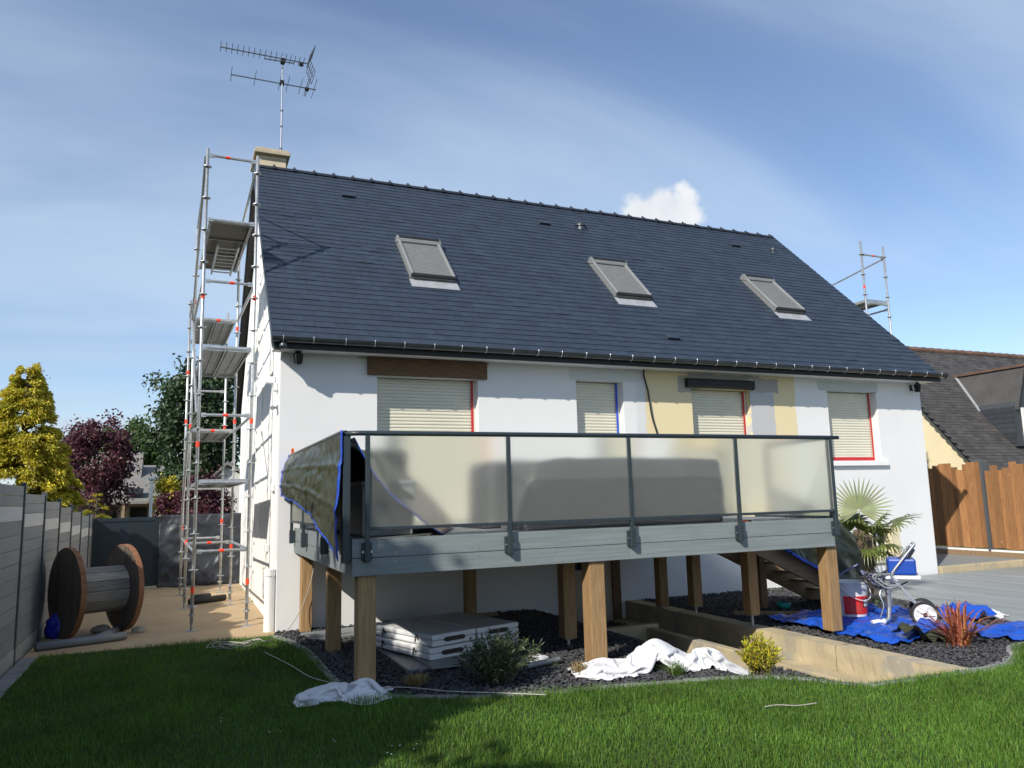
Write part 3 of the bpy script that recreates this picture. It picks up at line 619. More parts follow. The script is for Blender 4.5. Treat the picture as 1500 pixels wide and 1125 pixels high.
# ridge tiles with collar
prof = []
for k in range(9):
    a_ = math.pi * k / 8; prof.append((math.cos(a_), math.sin(a_)))
def ridge_mesh():
    mb = MB(); r = 0.10
    def ring(x, rr, dz=0): return [(x, RYo + p[0] * rr * 1.0, p[1] * rr * .8 + dz) for p in prof]
    RYo = 0
    for x0, x1, rr in ((0, .345, .098), (.335, .395, .118)):
        A = ring(x0, rr) + ring(x0, rr - .015); B = ring(x1, rr) + ring(x1, rr - .015)
        n = 18; mb.add(A + B, [(i, i + 1, n + i + 1, n + i) for i in range(8)] + [(9 + i + 1, 9 + i, n + 9 + i, n + 9 + i + 1) for i in range(8)] + [(i + 1, i, 9 + i, 9 + i + 1) for i in range(8)] + [(n + i, n + i + 1, n + 9 + i + 1, n + 9 + i) for i in range(8)])
    mb.tube([(.365, 0, .085), (.365, 0, .125)], [.028, .022], 8)
    return mb.mesh('ridge_tile', 'ridge_clay', False)
rme = ridge_mesh()
for k in range(33):
    put(rme, 'ridge_tile', roof, Matrix.Translation((XL + .02 + k * 0.393, RY, RZ - .045 + R.uniform(-.003, .003))))
# rake edge board (dark) on both gables
for xx, xa in ((XL - .012, XL + .0), (XR + .001, XR + .014)):
    MB().prism([(EY, EZ - .16), (EY, EZ + .01), (RY, RZ + .012), (2 * RY - EY, EZ + .01), (2 * RY - EY, EZ - .16), (RY, RZ - .2)], 0, xx, xa).build('rake_board', 'slate', roof)
MB().prism([(EY + .03, EZ - .17), (RY, RZ - .225), (RY, RZ - .205), (EY + .03, EZ - .15)], 0, XL + .01, -0.002).build('rake_soffit', 'soffit', roof)
# soffit boards and fascia
for k in range(4): MB().box(XL + .02, XR - .02, -0.36 + k * .09, -0.36 + k * .09 + .086, 3.862, 3.874).build('soffit_board', 'soffit', house)
MB().box(XL + .01, XR - .01, -0.40, -0.372, 3.845, 3.985).build('fascia_board', 'black_board', house)
# gutter: half round with bead, hooks
gp = []; gr = 0.065
for k in range(13):
    a_ = math.pi + math.pi * k / 12; gp.append((-0.475 + gr * math.cos(a_), 3.985 + gr * math.sin(a_)))
for k in range(13):
    a_ = 2 * math.pi - math.pi * k / 12; gp.append((-0.475 + (gr - .004) * math.cos(a_), 3.986 + (gr - .004) * math.sin(a_)))
gut = MB().prism(gp, 0, XL - .03, XR + .05).build('gutter', 'zinc_dark', house)
MB().tube([(XL - .03, -0.475 - gr, 3.985), (XR + .05, -0.475 - gr, 3.985)], .009, 8).build('bead', 'zinc_dark', gut)
hk = []
for k in range(12): a_ = math.pi * 0.92 + math.pi * 1.1 * k / 11; hk.append((0, (gr + .006) * math.cos(a_), (gr + .006) * math.sin(a_)))
mbh = MB().tube(hk, .006, 4); mbh.tube([(0, -gr - .002, .012), (0, gr + .04, .03)], .006, 4); hme = mbh.mesh('hook', 'hook')
for k in range(31): put(hme, 'hook', gut, Matrix.Translation((XL + .12 + k * 0.428 + R.uniform(-.02, .02), -0.475, 3.985)))
for xx in (XL - .03, XR + .05): MB().tube([(xx - .002, -0.475, 3.965), (xx + .002, -0.475, 3.965)], .062, 14).build('end_cap', 'zinc_dark', gut)
# downpipe stub at the corner and white soil pipe at the foot
mb = MB().tube([(-.08, .12, 0), (-.08, .12, .82)], .07, 14); mb.tube([(-.08, .12, .74), (-.08, .12, .83)], .08, 14); mb.build('soil_pipe', 'white_trim', house, smooth=False)
mb = MB().lathe([(.02, .06), (.05, .05), (.062, 0), (.055, -.03), (.03, -.045)], (-0.02, -.45, 3.87), 12); mb.build('sensor', 'zinc_dark', house, smooth=True)
# gable bits: conduit, cover plates, small hatch
for yy, z0, z1 in ((2.6, .9, 5.9), (3.6, .4, 6.6), (.55, .3, 3.2)):
    MB().box(-.018, -.002, yy, yy + .025, z0, z1).build('conduit', 'white_trim', house)
for yy, z0 in ((1.2, 1.0), (.45, 1.9), (.3, 3.35)): MB().box(-.05, -.002, yy, yy + .12, z0, z0 + .12).build('junction_box', 'white_plastic', house, bevel=.01)
ht = MB().box(-.03, -.002, 1.15, 1.75, .28, .75).build('meter_hatch', 'cream_shutter', house, bevel=.006); MB().box(-.036, -.0305, 1.2, 1.7, .33, .70).build('hatch_door', 'white_trim', ht)
# chimney
ch = MB().box(-.075, .475, 4.05, 4.9, 7.7, 8.64).build('chimney', 'chimney_render', house, bevel=.008)
MB().box(-.085, .485, 4.04, 4.91, 8.55, 8.575).build('band', 'cap_concrete', ch)
MB().box(-.145, .545, 3.95, 5.0, 8.641, 8.72).build('cap', 'cap_concrete', ch, bevel=.012); MB().box(-.105, .505, 4.0, 4.95, 8.721, 8.775).build('cap_top', 'cap_concrete', ch, bevel=.01)

# roof windows with lowered roller shutter, on raised frame
def roof_window(x0, w=0.80, s0=2.02, h=1.36):
    rw_ = MB().box(0, w, 0, h, 0, .075).build('roof_window', 'sky_frame', house, bevel=.006); rw_.matrix_local = rmat(x0, s0, 0.012)
    fl = MB().box(-.02, w + .03, -.26, -.006, 0.004, 0.012).build('apron', 'lead', rw_)
    for a, b in ((.0, .06), (w - .06, w)):
        MB().tube([(a + .03, .0, .10), (a + .03, h - .06, .10)], .033, 10).build('side_rail', 'sky_frame', rw_)
    n = 22
    for k in range(n):
        ya = .03 + k * (h - .22) / n; MB().prism([(ya, .086), (ya + .006, .098), (ya + .026, .103), (ya + .046, .098), (ya + (h - .22) / n - .002, .086)], 0, .062, w - .062).build('shutter_slat', 'sky_shutter', rw_)
    MB().prism([(-.03, .07), (-.03, .10), (.012, .125), (.028, .10), (.028, .07)], 0, .01, w - .01).build('bottom_bar', 'black_board', rw_)
    MB().prism([(h - .16, .076), (h - .16, .115), (h - .12, .15), (h - .03, .165), (h + .03, .13), (h + .04, .02), (h + .01, .0)], 0, -.012, w + .012).build('shutter_case', 'sky_frame', rw_, bevel=.008)
    MB().prism([(h - .10, .1665), (h - .03, .1725), (h - .03, .169), (h - .1, .163)], 0, .02, w - .02).build('solar_strip', 'black_board', rw_)
    return rw_
for x0 in (2.2, 6.2, 10.05): roof_window(x0)
def vent_slate(x, s, w=.26, h=.2):
    v_ = MB().prism([(0, .012), (0, .055), (.03, .06), (h, .02), (h, .012)], 0, 0, w).build('roof_vent', 'slate', house); v_.matrix_local = rmat(x, s, 0.006)
    MB().box(.02, w - .02, -.004, -.0005, .02, .05).build('grille', 'black_board', v_)
for x, s in ((1.45, 5.15), (5.7, 5.05), (10.95, 5.2), (6.65, .62)): vent_slate(x, s)
for x, s, r in ((6.75, 5.15, .13), (12.25, 5.2, .075)):
    v_ = MB().lathe([(r * .8, -.04), (r * .8, .05), (r, .055), (r, .08), (r * .9, .115), (r * .6, .14), (.01, .15)], n=18).build('vent_cowl', 'zinc_dark', house, smooth=False)
    v_.location = roof_m(x, s, 0.0); v_.location.z -= .02
# ================================================================== DECK
DX0, DX1, DY = 0.22, 6.06, -4.02
deck = thing('raised_deck', 'raised timber deck clad in grey composite boards on thick wooden posts', 'deck')
for z0, z1 in ((1.05, 1.209), (1.214, 1.386)):
    for a, b in ((DX0, 3.169), (3.171, DX1)): 
        o = MB().box(a, b, DY, DY + .024, z0, z1).build('fascia_board', 'grey_board', deck, bevel=.004)
    for x0 in (DX0, DX1 - .024):
        MB().box(x0, x0 + .024, DY + .025, -0.012, z0, z1).build('fascia_board', 'grey_board', deck, bevel=.004)
y = DY + .03
while y < -0.15:
    for a, b in ((DX0 + .03, 3.168), (3.172, DX1 - .03)): MB().box(a, b, y, y + .138, 1.355, 1.380 + R.uniform(-.001, .001)).build('deck_board', 'deck_board', deck)
    y += .1395
for yy in (-3.9, -2.9, -1.7, -0.45): MB().box(DX0 + .03, DX1 - .03, yy - .035, yy + .035, 1.07, 1.20).build('beam', 'post_wood', deck)
for k in range(11): MB().box(.35 + k * .55, .41 + k * .55, DY + .03, -0.02, 1.205, 1.35).build('joist', 'post_wood', deck)
FEET = []
def post(x, y, z0, z1=1.068, s=.075, foot=0.0):
    o = MB().box(x - s, x + s, y - s, y + s, z0 + foot, z1).build('post', 'post_wood', deck, bevel=.009)
    if foot:
        mb = MB().tube([(x, y, z0 - .02), (x, y, z0 + foot)], .02, 10); mb.box(x - .05, x + .05, y - .05, y + .05, z0 + foot - .008, z0 + foot - .001); mb.build('post_foot', 'galv', o)
post(.37, -.17, -0.03); post(.47, -1.70, -0.03, s=.08); post(.365, -3.9, -0.03, s=.085); post(2.78, -3.9, -0.03, s=.09); post(6.03, -3.9, -0.02, s=.082, foot=.075)
post(2.97, -2.9, -0.03, foot=.12, s=.08); post(5.62, -.9, 0.0, foot=.02); post(5.62, -1.75, 0.0, foot=.12); post(5.62, -2.95, 0.0, foot=.15); post(2.5, -.85, -0.02)
# fixing screws on the fascia
scr = MB().tube([(0, 0, 0), (0, -.003, 0)], .006, 8).mesh('screw', 'bolt_steel')
for k in range(7):
    for z in (1.25, 1.17): put(scr, 'screw', deck, Matrix.Translation((.62 + k * .84, DY, z)))

# ---- balustrade
bal = thing('balustrade', 'dark grey metal balustrade with frosted glass panes along the deck edge', 'balustrade', (0, 0, 1.386))
ZB = -1.386
def bz(v): return v + ZB
ypost = -4.063; xside = 0.172
cr = [(xside, -.06, 2.362), (xside, -3.93, 2.362)]
for k in range(1, 6):
    a_ = math.pi / 2 * k / 5; cr.append((xside + .13 - .13 * math.cos(a_), -3.93 - .13 * math.sin(a_), 2.362))
cr.append((6.2, ypost, 2.362))
MB().tube([(a, b, bz(c)) for a, b, c in cr], .024, 12).build('handrail', 'anthracite', bal, smooth=True)
bolt = MB().tube([(0, 0, 0), (0, -.014, 0)], .011, 8).mesh('bolt', 'bolt_steel')
def rpost(x, y, side):
    if not side:
        p = MB().box(x - .02, x + .02, y - .02, y + .02, bz(1.20), bz(2.342)).build('baluster_post', 'anthracite', bal, bevel=.004)
        MB().box(x - .05, x + .05, -4.045, -4.0215, bz(1.19), bz(1.35)).build('bracket', 'anthracite', p, bevel=.006)
        MB().box(x - .028, x + .028, y - .028, y + .028, bz(1.18), bz(1.36)).build('sleeve', 'anthracite', p, bevel=.005)
        for sx in (-.039, .039):
            for z in (1.27,): put(bolt, 'bolt', p, Matrix.Translation((x + sx, -4.045, bz(z))))
    else:
        p = MB().box(x - .02, x + .02, y - .02, y + .02, bz(1.20), bz(2.342)).build('baluster_post', 'anthracite', bal, bevel=.004)
        MB().box(.197, .2185, y - .05, y + .05, bz(1.19), bz(1.35)).build('bracket', 'anthracite', p, bevel=.006)
        MB().box(x - .028, x + .028, y - .028, y + .028, bz(1.18), bz(1.36)).build('sleeve', 'anthracite', p, bevel=.005)
FX = [.35, 1.775, 3.185, 4.615, 6.06]
for x in FX: rpost(x, ypost, False)
SYP = [-3.94, -2.71, -1.25, -.12]
for yy in SYP: rpost(xside, yy, True)
MB().box(xside - .035, xside + .035, -3.99, -3.89, bz(1.17), bz(2.34)).build('corner_post', 'anthracite', bal, bevel=.005)
def pane(x0, x1, y0, y1, z0, z1, axis):
    me = MB().box(x0, x1, y0, y1, z0, z1).mesh('glass_pane', 'clear_face'); me.materials.append(MATS['frosted_face'])
    for p in me.polygons:
        if (axis == 1 and p.normal.y < -.5) or (axis == 0 and p.normal.x < -.5): p.material_index = 1
    return link('glass_pane', me, bal)
for a, b in zip(FX, FX[1:]):
    pane(a + .021, b - .021, ypost - .004, ypost + .004, bz(1.492), bz(2.337), 1)
    MB().box(a + .021, b - .021, ypost - .013, ypost + .013, bz(1.462), bz(1.491)).build('lower_rail', 'anthracite', bal, bevel=.003)
for a, b in zip(SYP, SYP[1:]):
    pane(xside - .004, xside + .004, a + .021, b - .021, bz(1.492), bz(2.337), 0)
    MB().box(xside - .013, xside + .013, a + .021, b - .021, bz(1.462), bz(1.491)).build('lower_rail', 'anthracite', bal, bevel=.003)

for a, b in ((-3.97, -2.62), (-1.42, -.08)):
    pane(6.088, 6.096, a + .03, b - .03, bz(1.412), bz(2.337), 0)
    MB().box(6.03, 6.105, a + .03, b - .03, bz(1.3875), bz(1.411)).build('lower_rail', 'anthracite', bal, bevel=.003); MB().box(6.07, 6.115, a - .0, b, bz(2.34), bz(2.38)).build('handrail', 'anthracite', bal, bevel=.01)
    for yy in (a, b): MB().box(6.072, 6.112, yy - .02, yy + .02, bz(1.2), bz(2.339)).build('baluster_post', 'anthracite', bal, bevel=.004)

# ---- stair down from the deck end
st = thing('timber_stair', 'plain timber stair with sloping stringers going down from the deck end', 'stair', (6.1, -2.0, 0))
for yy in (-.53, .45): MB().bar((-.03, yy, 1.02), (2.05, yy, .06), .06, .26).build('stringer', 'plank_wood', st, bevel=.005)
for k in range(6): MB().box(.12 + k * .33, .12 + k * .33 + .28, -.495, .415, .96 - k * .155, .99 - k * .155).build('tread', 'plank_wood', st, bevel=.004)
MB().box(.68, .80, .2, .32, 0, .78).build('support_post', 'post_wood', st, bevel=.006)

# ---- crumpled sheets
def wr(x, y, seed, amp, sc=1.0):
    n_ = mnoise.noise(V(x * sc, y * sc, seed)); m_ = mnoise.noise(V(x * sc * 2.7 + 5, y * sc * 2.1, seed + 9)); k_ = mnoise.noise(V((x + y * .4) * sc * 6, (y - x * .3) * sc * 1.6, seed + 3))
    return amp * (abs(n_) * 1.2 + .5 * abs(m_) + .45 * abs(k_) - .5)
def sheet(name, fn, nu, nv, mat, par=None, solid=.004, hem=None, hemmat='tarp_hem', hw=.03):
    o = MB().grid(fn, nu, nv).build(name, mat, par, smooth=True, fix=False, solid=solid)
    if hem:
        for side in hem:
            mb = MB()
            if side == 'u0': f2 = lambda u, v: fn(v * hw, u)
            if side == 'u1': f2 = lambda u, v: fn(1 - v * hw, u)
            if side == 'v0': f2 = lambda u, v: fn(u, v * hw)
            if side == 'v1': f2 = lambda u, v: fn(u, 1 - v * hw)
            mb.grid(f2, nu if side[0] == 'v' else nv, 2).build('hem', hemmat, o, smooth=True, fix=False, solid=solid + .005)
    return o
# olive tarpaulin over the side rail, outside the deck
def tp(u, v):   # u: back -> front, v: top -> bottom
    y = -.02 - 3.98 * u; zt = 2.395; zb = 1.82 - .12 * u - .50 * u ** 2.2; z = zt + (zb - zt) * v
    x = xside - .03 - .10 * math.sin(min(1, v * 1.5) * math.pi / 2) * (1.15 - .7 * u) - .5 * wr(u * 4, v * 2 + u, 3.3, .06, 1.4) * min(1, v * 5 + .1)
    x -= .016 * sum(math.exp(-((u - c_) / .012) ** 2) for c_ in (.17, .36, .55, .74)) * min(1, v * 6) + .013 * sum(math.exp(-((v + .12 * u - c_) / .03) ** 2) for c_ in (.4, .75)) + .012 * abs(mnoise.noise(V(u * 26 + v * 6, v * 3, 2.2))) * min(1, v * 4)
    return (min(x, xside - .047 if z > bz(0) else x), y + .02 * math.sin(v * 5 + u * 9) * v, z + .01 * math.sin(u * 23) * v)
o = sheet('tarpaulin', tp, 160, 50, 'tarp_olive', hem=('v1', 'u1', 'u0'), hw=.022)
tag(o, 'olive green tarpaulin with blue hem draped over the side rail of the deck', 'tarpaulin')
MB().grid(lambda u, v: (xside - .055 + .11 * v, -.02 - 3.9 * u, 2.397 - .02 * (2 * v - 1) ** 2 * 1.2), 30, 4).build('fold', 'tarp_olive', o, smooth=True, fix=False, solid=.004)
# inner part of the same kind, leaning from the rail to the deck floor
def tp2(u, v):   # u top->foot, v front->back
    foot = V(1.12 + .5 * min(1, v * 3) + .25 * v, -3.93 + .6 * min(1, v * 3) + 2.6 * v, 1.392); top = V(xside + .075, -3.95 + 3.3 * v, 2.33)
    p = top.lerp(foot, u); p.z += (-.08 + .30 * min(1, v * 3.5)) * math.sin(u * math.pi) + .5 * wr(u * 2, v * 2, 7.7, .10, 1.3) * math.sin(u * math.pi); p.x -= .08 * (1 - min(1, v * 3.5)) * math.sin(u * math.pi)
    p.z = max(p.z, 1.39); p.x = max(p.x, xside + .07); return p
o = sheet('tarpaulin', tp2, 30, 60, 'tarp_olive', hem=('v0',), hw=.012)
tag(o, 'olive tarpaulin with blue hem seen behind the frosted glass, leaning to the deck floor', 'tarpaulin')
# tarpaulin hung over the stair
def tp3(u, v):   # u along the stair from deck, v top -> bottom
    x = 6.14 + 1.75 * u; zb = 1.10 - .98 * u; zt = 1.75 - .72 * u ** 1.8; z = zt + (zb - zt) * v
    return (x + .05 * math.sin(v * 3) * u, -2.62 - .09 * v + 1.2 * wr(u * 3, v * 2, 5.1, .09, 1.2), max(z, .03) + .015 * math.sin(u * 17))
o = sheet('tarpaulin', tp3, 40, 24, 'tarp_olive', hem=('v1',), hw=.05)
tag(o, 'green tarpaulin with blue hem hung over the timber stair behind the palm', 'tarpaulin')
# blue tarpaulin sheets on the ground
def ground_sheet(label, quad, seed, amp, nu=110, nv=90, mat='tarp_blue', fold=None):
    A, B_, C_, D_ = [Vector((*q, 0)) for q in quad]
    def fn(u, v):
        uu = u + .05 * mnoise.noise(V(v * 4, seed, 1)) ; vv = v + .06 * mnoise.noise(V(u * 4, seed, 2))
        p = A.lerp(B_, uu).lerp(D_.lerp(C_, uu), vv)
        rg_ = lambda k, z: 1 - min(1, abs(mnoise.noise(V((p.x + .05 * mnoise.noise(V(p.x * 6, p.y * 6, z))) * k, (p.y + .05 * mnoise.noise(V(p.x * 6, p.y * 6, z + 3))) * k, z))) * 3.2)
        h = amp * (.55 * max(0, mnoise.noise(V(p.x * 2.3, p.y * 2.3, seed))) + .42 * rg_(2.6, seed) + .22 * rg_(6, seed + 2)) + .012
        if fold: 
            d_ = (p.xy - Vector(fold[:2])).length; h += fold[2] * math.exp(-(d_ / fold[3]) ** 2) * (1 + .5 * mnoise.noise(V(p.x * 9, p.y * 9, 4)))
        p.z = h + .012; return p
    return tag(sheet('groundsheet', fn, nu, nv, mat, solid=.003), label, 'tarpaulin')
ground_sheet('crumpled blue groundsheet under the paint sprayer and bucket', ((6.0, -2.75), (6.02, -4.75), (7.6, -4.85), (8.35, -2.6)), 2.2, .10, fold=(6.75, -4.6, .14, .22))
ground_sheet('blue groundsheet edge spread behind the red spiky plant', ((7.25, -4.75), (7.3, -5.3), (9.4, -5.1), (9.3, -4.45)), 6.4, .09, nu=70, nv=40)
ground_sheet('bunched blue groundsheet end lying by the terrace boards', ((7.75, -3.9), (7.6, -4.25), (8.55, -4.2), (8.8, -3.5)), 8.4, .16, nu=60, nv=40, fold=(8.2, -3.9, .12, .3))
ground_sheet('olive underside of the groundsheet folded over beside the wheel', ((6.25, -4.55), (6.2, -4.85), (6.75, -4.92), (6.75, -4.62)), 4.4, .26, nu=40, nv=30, mat='tarp_olive')
# white dust sheets
def crumple(nu, nv, cell, squeeze, seed, hgt, steps=150):
    """drop a bunched sheet over a soft heap (position based springs): real buckled folds"""
    rg = np.random.default_rng(seed); I, J = np.meshgrid(np.arange(nu), np.arange(nv), indexing='ij')
    P = np.stack([(I - nu / 2) * cell * squeeze[0], (J - nv / 2) * cell * squeeze[1], np.zeros(I.shape)], -1); lx = nu / 2 * cell * squeeze[0]; ly = nv / 2 * cell * squeeze[1]
    P[..., :2] += rg.normal(0, cell * .2, P[..., :2].shape); ph = rg.uniform(0, 6.28, 6)
    def floor(x, y):
        u = x / lx; v = y / ly
        l = .55 + .25 * np.sin(u * 5 + ph[0] + v) + .2 * np.sin(u * 9 + ph[1] - 2 * v) + .12 * np.sin(u * 4 - v * 5 + ph[2])
        return hgt * np.clip(1 - (v * .95) ** 2, 0, 1) * np.clip(1.05 - np.abs(u) ** 3, 0, 1) * np.clip(l, .1, 1.2)
    lump = np.zeros(I.shape)
    for k in range(16):
        fx, fy, p_ = rg.uniform(-.7, .7), rg.uniform(-.7, .7), rg.uniform(0, 6.28); lump += np.sin(I * fx + J * fy + p_) / 16
    P[..., 2] = floor(P[..., 0], P[..., 1]) + .03 + .5 * np.abs(lump); Q = P.copy(); cons = []
    for di, dj, k in ((1, 0, 1.0), (0, 1, 1.0), (1, 1, .5), (1, -1, .5), (3, 0, .30), (0, 3, .30)):
        for par in range(2):
            key = I // max(di, 1) if di else J // max(abs(dj), 1)
            m_ = (key % 2 == par) & (I + di < nu) & (J + dj < nv) & (J + dj >= 0); cons.append((I[m_], J[m_], I[m_] + di, J[m_] + dj, cell * math.hypot(di, dj), k))
    for st_ in range(steps):
        v = (P - Q) * .94; Q = P.copy(); P = P + v; P[..., 2] -= .0016
        for it in range(4):
            for i0, j0, i1, j1, L0, k in cons:
                d = P[i1, j1] - P[i0, j0]; l = np.linalg.norm(d, axis=1, keepdims=True) + 1e-9
                c = d * (.5 * k * (1 - L0 / l)) if L0 < cell * 2 else d * (.5 * k * np.minimum(0, 1 - L0 * .72 / l)); P[i0, j0] += c; P[i1, j1] -= c
        f = floor(P[..., 0], P[..., 1]); g = P[..., 2] < f; P[..., 2][g] = f[g]; P[g] = np.concatenate([P[g][:, :2] * .3 + Q[g][:, :2] * .7, P[g][:, 2:]], 1)
    return P
def cloth(label, c, rz, nu, nv, squeeze, seed, hgt, cell=.03):
    P = crumple(nu, nv, cell, squeeze, seed, hgt); ca_, sa_ = math.cos(rz), math.sin(rz); x = c[0] + P[..., 0] * ca_ - P[..., 1] * sa_; y = c[1] + P[..., 0] * sa_ + P[..., 1] * ca_
    z = P[..., 2] + np.maximum(bedz(x, y), -.3) + .03
    n = nv; k = (np.arange(nu - 1)[:, None] * n + np.arange(nv - 1)[None]).ravel(); vs = np.stack([x, y, z], -1).reshape(-1, 3)
    o = link('dust_sheet', npmesh('dust_sheet', vs, np.stack([k, k + n, k + n + 1, k + 1], 1), 'white_cloth', True))
    md = o.modifiers.new('sub', 'SUBSURF'); md.levels = 1; md.render_levels = 1; md = o.modifiers.new('thick', 'SOLIDIFY'); md.thickness = .002
    return tag(o, label, 'dust sheet')
cloth('crumpled white dust sheet lying on the lawn by the corner post', (.18, -3.98), -.35, 40, 30, (.52, .40), 3, .11)
cloth('long crumpled white dust sheet on the gravel between post and yellow shrub', (3.3, -4.38), math.pi - .12, 92, 34, (.66, .40), 8, .25)
cloth('small white rag behind the leafy shrub', (2.15, -3.4), -.3, 24, 18, (.6, .45), 5, .08)

# ---- covered furniture on the deck
def cover(label, name, x0, x1, y0, y1, z0, z1, seed, slope=0.0, mat='cover_grey', cat='furniture cover'):
    def side(u):   # rounded rectangle outline
        t = u * 2 * math.pi; c_, s_ = math.cos(t), math.sin(t); e = .16
        return (math.copysign(abs(c_) ** e, c_), math.copysign(abs(s_) ** e, s_))
    mb = MB(); nu, nv = 96, 26
    def fn(u, v):
        a, b = side(u); r_ = 1.0 if v < .72 else max(0, 1 - ((v - .72) / .28)) ** .55 * 1.0
        z = z0 + (z1 - z0) * min(1, v / .74) if v < .74 else z1 + .02 * (v - .74) / .26
        k = 1 + .05 * (1 - min(1, v / .74)) + .03 * wr(u * 9, v * 2, seed, 1, 1.5)
        x = (x0 + x1) / 2 + a * (x1 - x0) / 2 * r_ * k; y = (y0 + y1) / 2 + b * (y1 - y0) / 2 * r_ * k
        z = z + .028 * wr(x * 2, y * 2, seed, 1, 1.4) * min(1, v * 3) - slope * max(0, (x0 + .35 - x))
        return (x, y, max(z, z0))
    return tag(mb.grid(fn, nu, nv).build(name, mat, None, smooth=True, fix=False, solid=.004), label, cat)
cover('dark grey fabric cover over a long sofa behind the frosted glass', 'covered_sofa', 2.16, 4.66, -3.66, -2.95, 1.384, 2.13, 3.1, .12)
cover('grey fabric cover over an armchair at the end of the covered sofa', 'covered_armchair', 1.98, 2.75, -2.85, -2.0, 1.384, 2.14, 6.2)
cover('added black block standing in for deep shade under the leaning tarpaulin at the deck corner', 'deep_shade_block', .42, 1.16, -2.3, -1.5, 1.384, 2.3, 9.2, 0, 'black_plastic')  # invented black shape, put here to stand for the deep shade behind the pane
bx_ = thing('storage_box', 'plain grey storage box on the deck under the leaning tarpaulin', 'box', (.72, -2.6, 1.382))
MB().box(-.3, .22, -.9, .5, 0, .5).build('body', 'pvc_grey', bx_, bevel=.012); MB().box(-.315, .235, -.915, .515, .501, .55).build('lid', 'pvc_grey', bx_, bevel=.012)
tg = thing('spring_clamp', 'small orange spring clamp holding the tarpaulin to the rail end', 'clamp', (xside, -.1, 2.39))
for s_ in (-1, 1): MB().bar((0, s_ * .012, 0), (s_ * .01, s_ * .05, .09), .03, .018).build('jaw', 'orange', tg)
MB().tube([(-.02, 0, .01), (.02, 0, .01)], .018, 8).build('spring', 'black_plastic', tg)
tg = thing('cutter_knife', 'orange and black cutter knife lying on the deck edge', 'knife', (4.8, -3.93, 1.382), .25)
MB().box(-.09, .05, -.014, .014, 0, .02).build('handle', 'orange', tg, bevel=.004); MB().box(.051, .11, -.012, .012, .002, .018).build('grip', 'black_plastic', tg, bevel=.003)

# ---- stack of white plastic folding tables
stk = thing('folding_table_stack', 'flat base slab of grey panels under the white folding tables', 'slab', (1.45, -2.35, 0))
sl_ = stk; MB().box(-.52, .75, -.95, 1.0, -.02, .03).build('panel', 'pvc_grey', sl_, bevel=.006); MB().box(-.3, .68, -1.08, .7, .031, .05).build('panel', 'pvc_grey', sl_, bevel=.004)
stk.name = 'panel_slab'
def ftable(x, y, z, rz, label):
    t = thing('folding_table', label, 'folding table', (x, y, z), rz, 'white folding tables stacked under the deck')
    for k in (0, 1):
        z0 = k * .062
        MB().prism([(-.30, z0 + .012), (-.285, z0), (.285, z0), (.30, z0 + .012), (.30, z0 + .05), (.285, z0 + .058), (-.285, z0 + .058), (-.30, z0 + .05)], 1, -.6, .6).build('leaf', 'white_plastic', t, bevel=.008)
    MB().prism([(-.15, .06), (-.12, .036), (.12, .036), (.15, .06), (.12, .084), (-.12, .084)], 1, -.609, -.601).build('handle', 'black_plastic', t)
    for yy in (-.35, .3): MB().tube([(-.304, yy, .05), (-.315, yy + .03, .1), (-.304, yy + .06, .02)], .008, 6).build('latch', 'black_plastic', t)
    return t
ftable(1.33, -2.45, .052, .30, 'lower white folding table in the stack under the deck, beside the timber post')
ftable(1.35, -2.42, .18, .33, 'upper white folding table in the stack under the deck, beside the timber post')
ftable(1.95, -2.25, .052, .30, 'lower white folding table in the stack under the deck, behind the leafy shrub')
ftable(1.96, -2.24, .18, .28, 'upper white folding table in the stack under the deck, behind the leafy shrub')
pk = thing('plank', 'weathered grey board lying flat by the wall under the deck', 'board', (.72, -.75, 0.0), .15); MB().box(-.42, .5, -.28, .3, .005, .045).build('board', 'pvc_grey', pk, bevel=.006)
pk = thing('timber_batten', 'pale timber batten lying along the wall behind the tables', 'batten', (2.2, -.35, 0)); MB().box(-.7, .9, -.04, .04, 0, .06).build('batten', 'plank_wood', pk, bevel=.004)
pk = thing('grey_pipe', 'short grey pipe lying on the gravel behind the leafy shrub', 'pipe', (2.3, -3.75, .02), .3); MB().tube([(-.3, 0, .03), (.15, 0, .03)], .028, 10).build('pipe', 'pvc_grey', pk)
pk = thing('timber_board', 'wooden board half buried in the upper bed behind the blue sheet', 'board', (6.7, -2.5, 0), -.55); MB().box(-.8, .7, -.03, .03, 0, .05).build('board', 'plank_wood', pk, bevel=.004)
pk = thing('garden_trowel', 'small teal plastic scoop lying in the shade below the stair', 'scoop', (7.0, -2.0, 0), .4)
MB().lathe([(.02, .0), (.09, .01), (.11, .09), (.10, .10), (.08, .03)], n=12).build('bowl', 'teal', pk, smooth=True)
# cables
def cable(label, pts, r, mat, name='cable', cat='cable'): return tag(MB().tube(pts, r, 6).build(name, mat, None, smooth=True), label, cat)
def smooth_path(P_, n=8):
    P_ = [Vector(p) for p in P_]; out = []
    for i in range(len(P_) - 1):
        p0 = P_[max(0, i - 1)]; p1 = P_[i]; p2 = P_[i + 1]; p3 = P_[min(len(P_) - 1, i + 2)]
        for k in range(n):
            t = k / n; out.append(.5 * ((2 * p1) + (-p0 + p2) * t + (2 * p0 - 5 * p1 + 4 * p2 - p3) * t * t + (-p0 + 3 * p1 - 3 * p2 + p3) * t ** 3))
    return out + [P_[-1]]
coil = [(.42, -.09, 1.04), (.47, -.15, .95), (.42, -.3, .7), (.30, -.32, .35), (.12, -.5, .12), (-.05, -.75, .05)]
for k in range(26):
    a_ = k * .95; coil.append((-.45 + .22 * math.cos(a_) * (1 + .25 * math.sin(k)) - .012 * k, -.95 + .16 * math.sin(a_) * (1 + .3 * math.cos(k * 1.7)), .05 + .02 * math.sin(k * 2.1)))
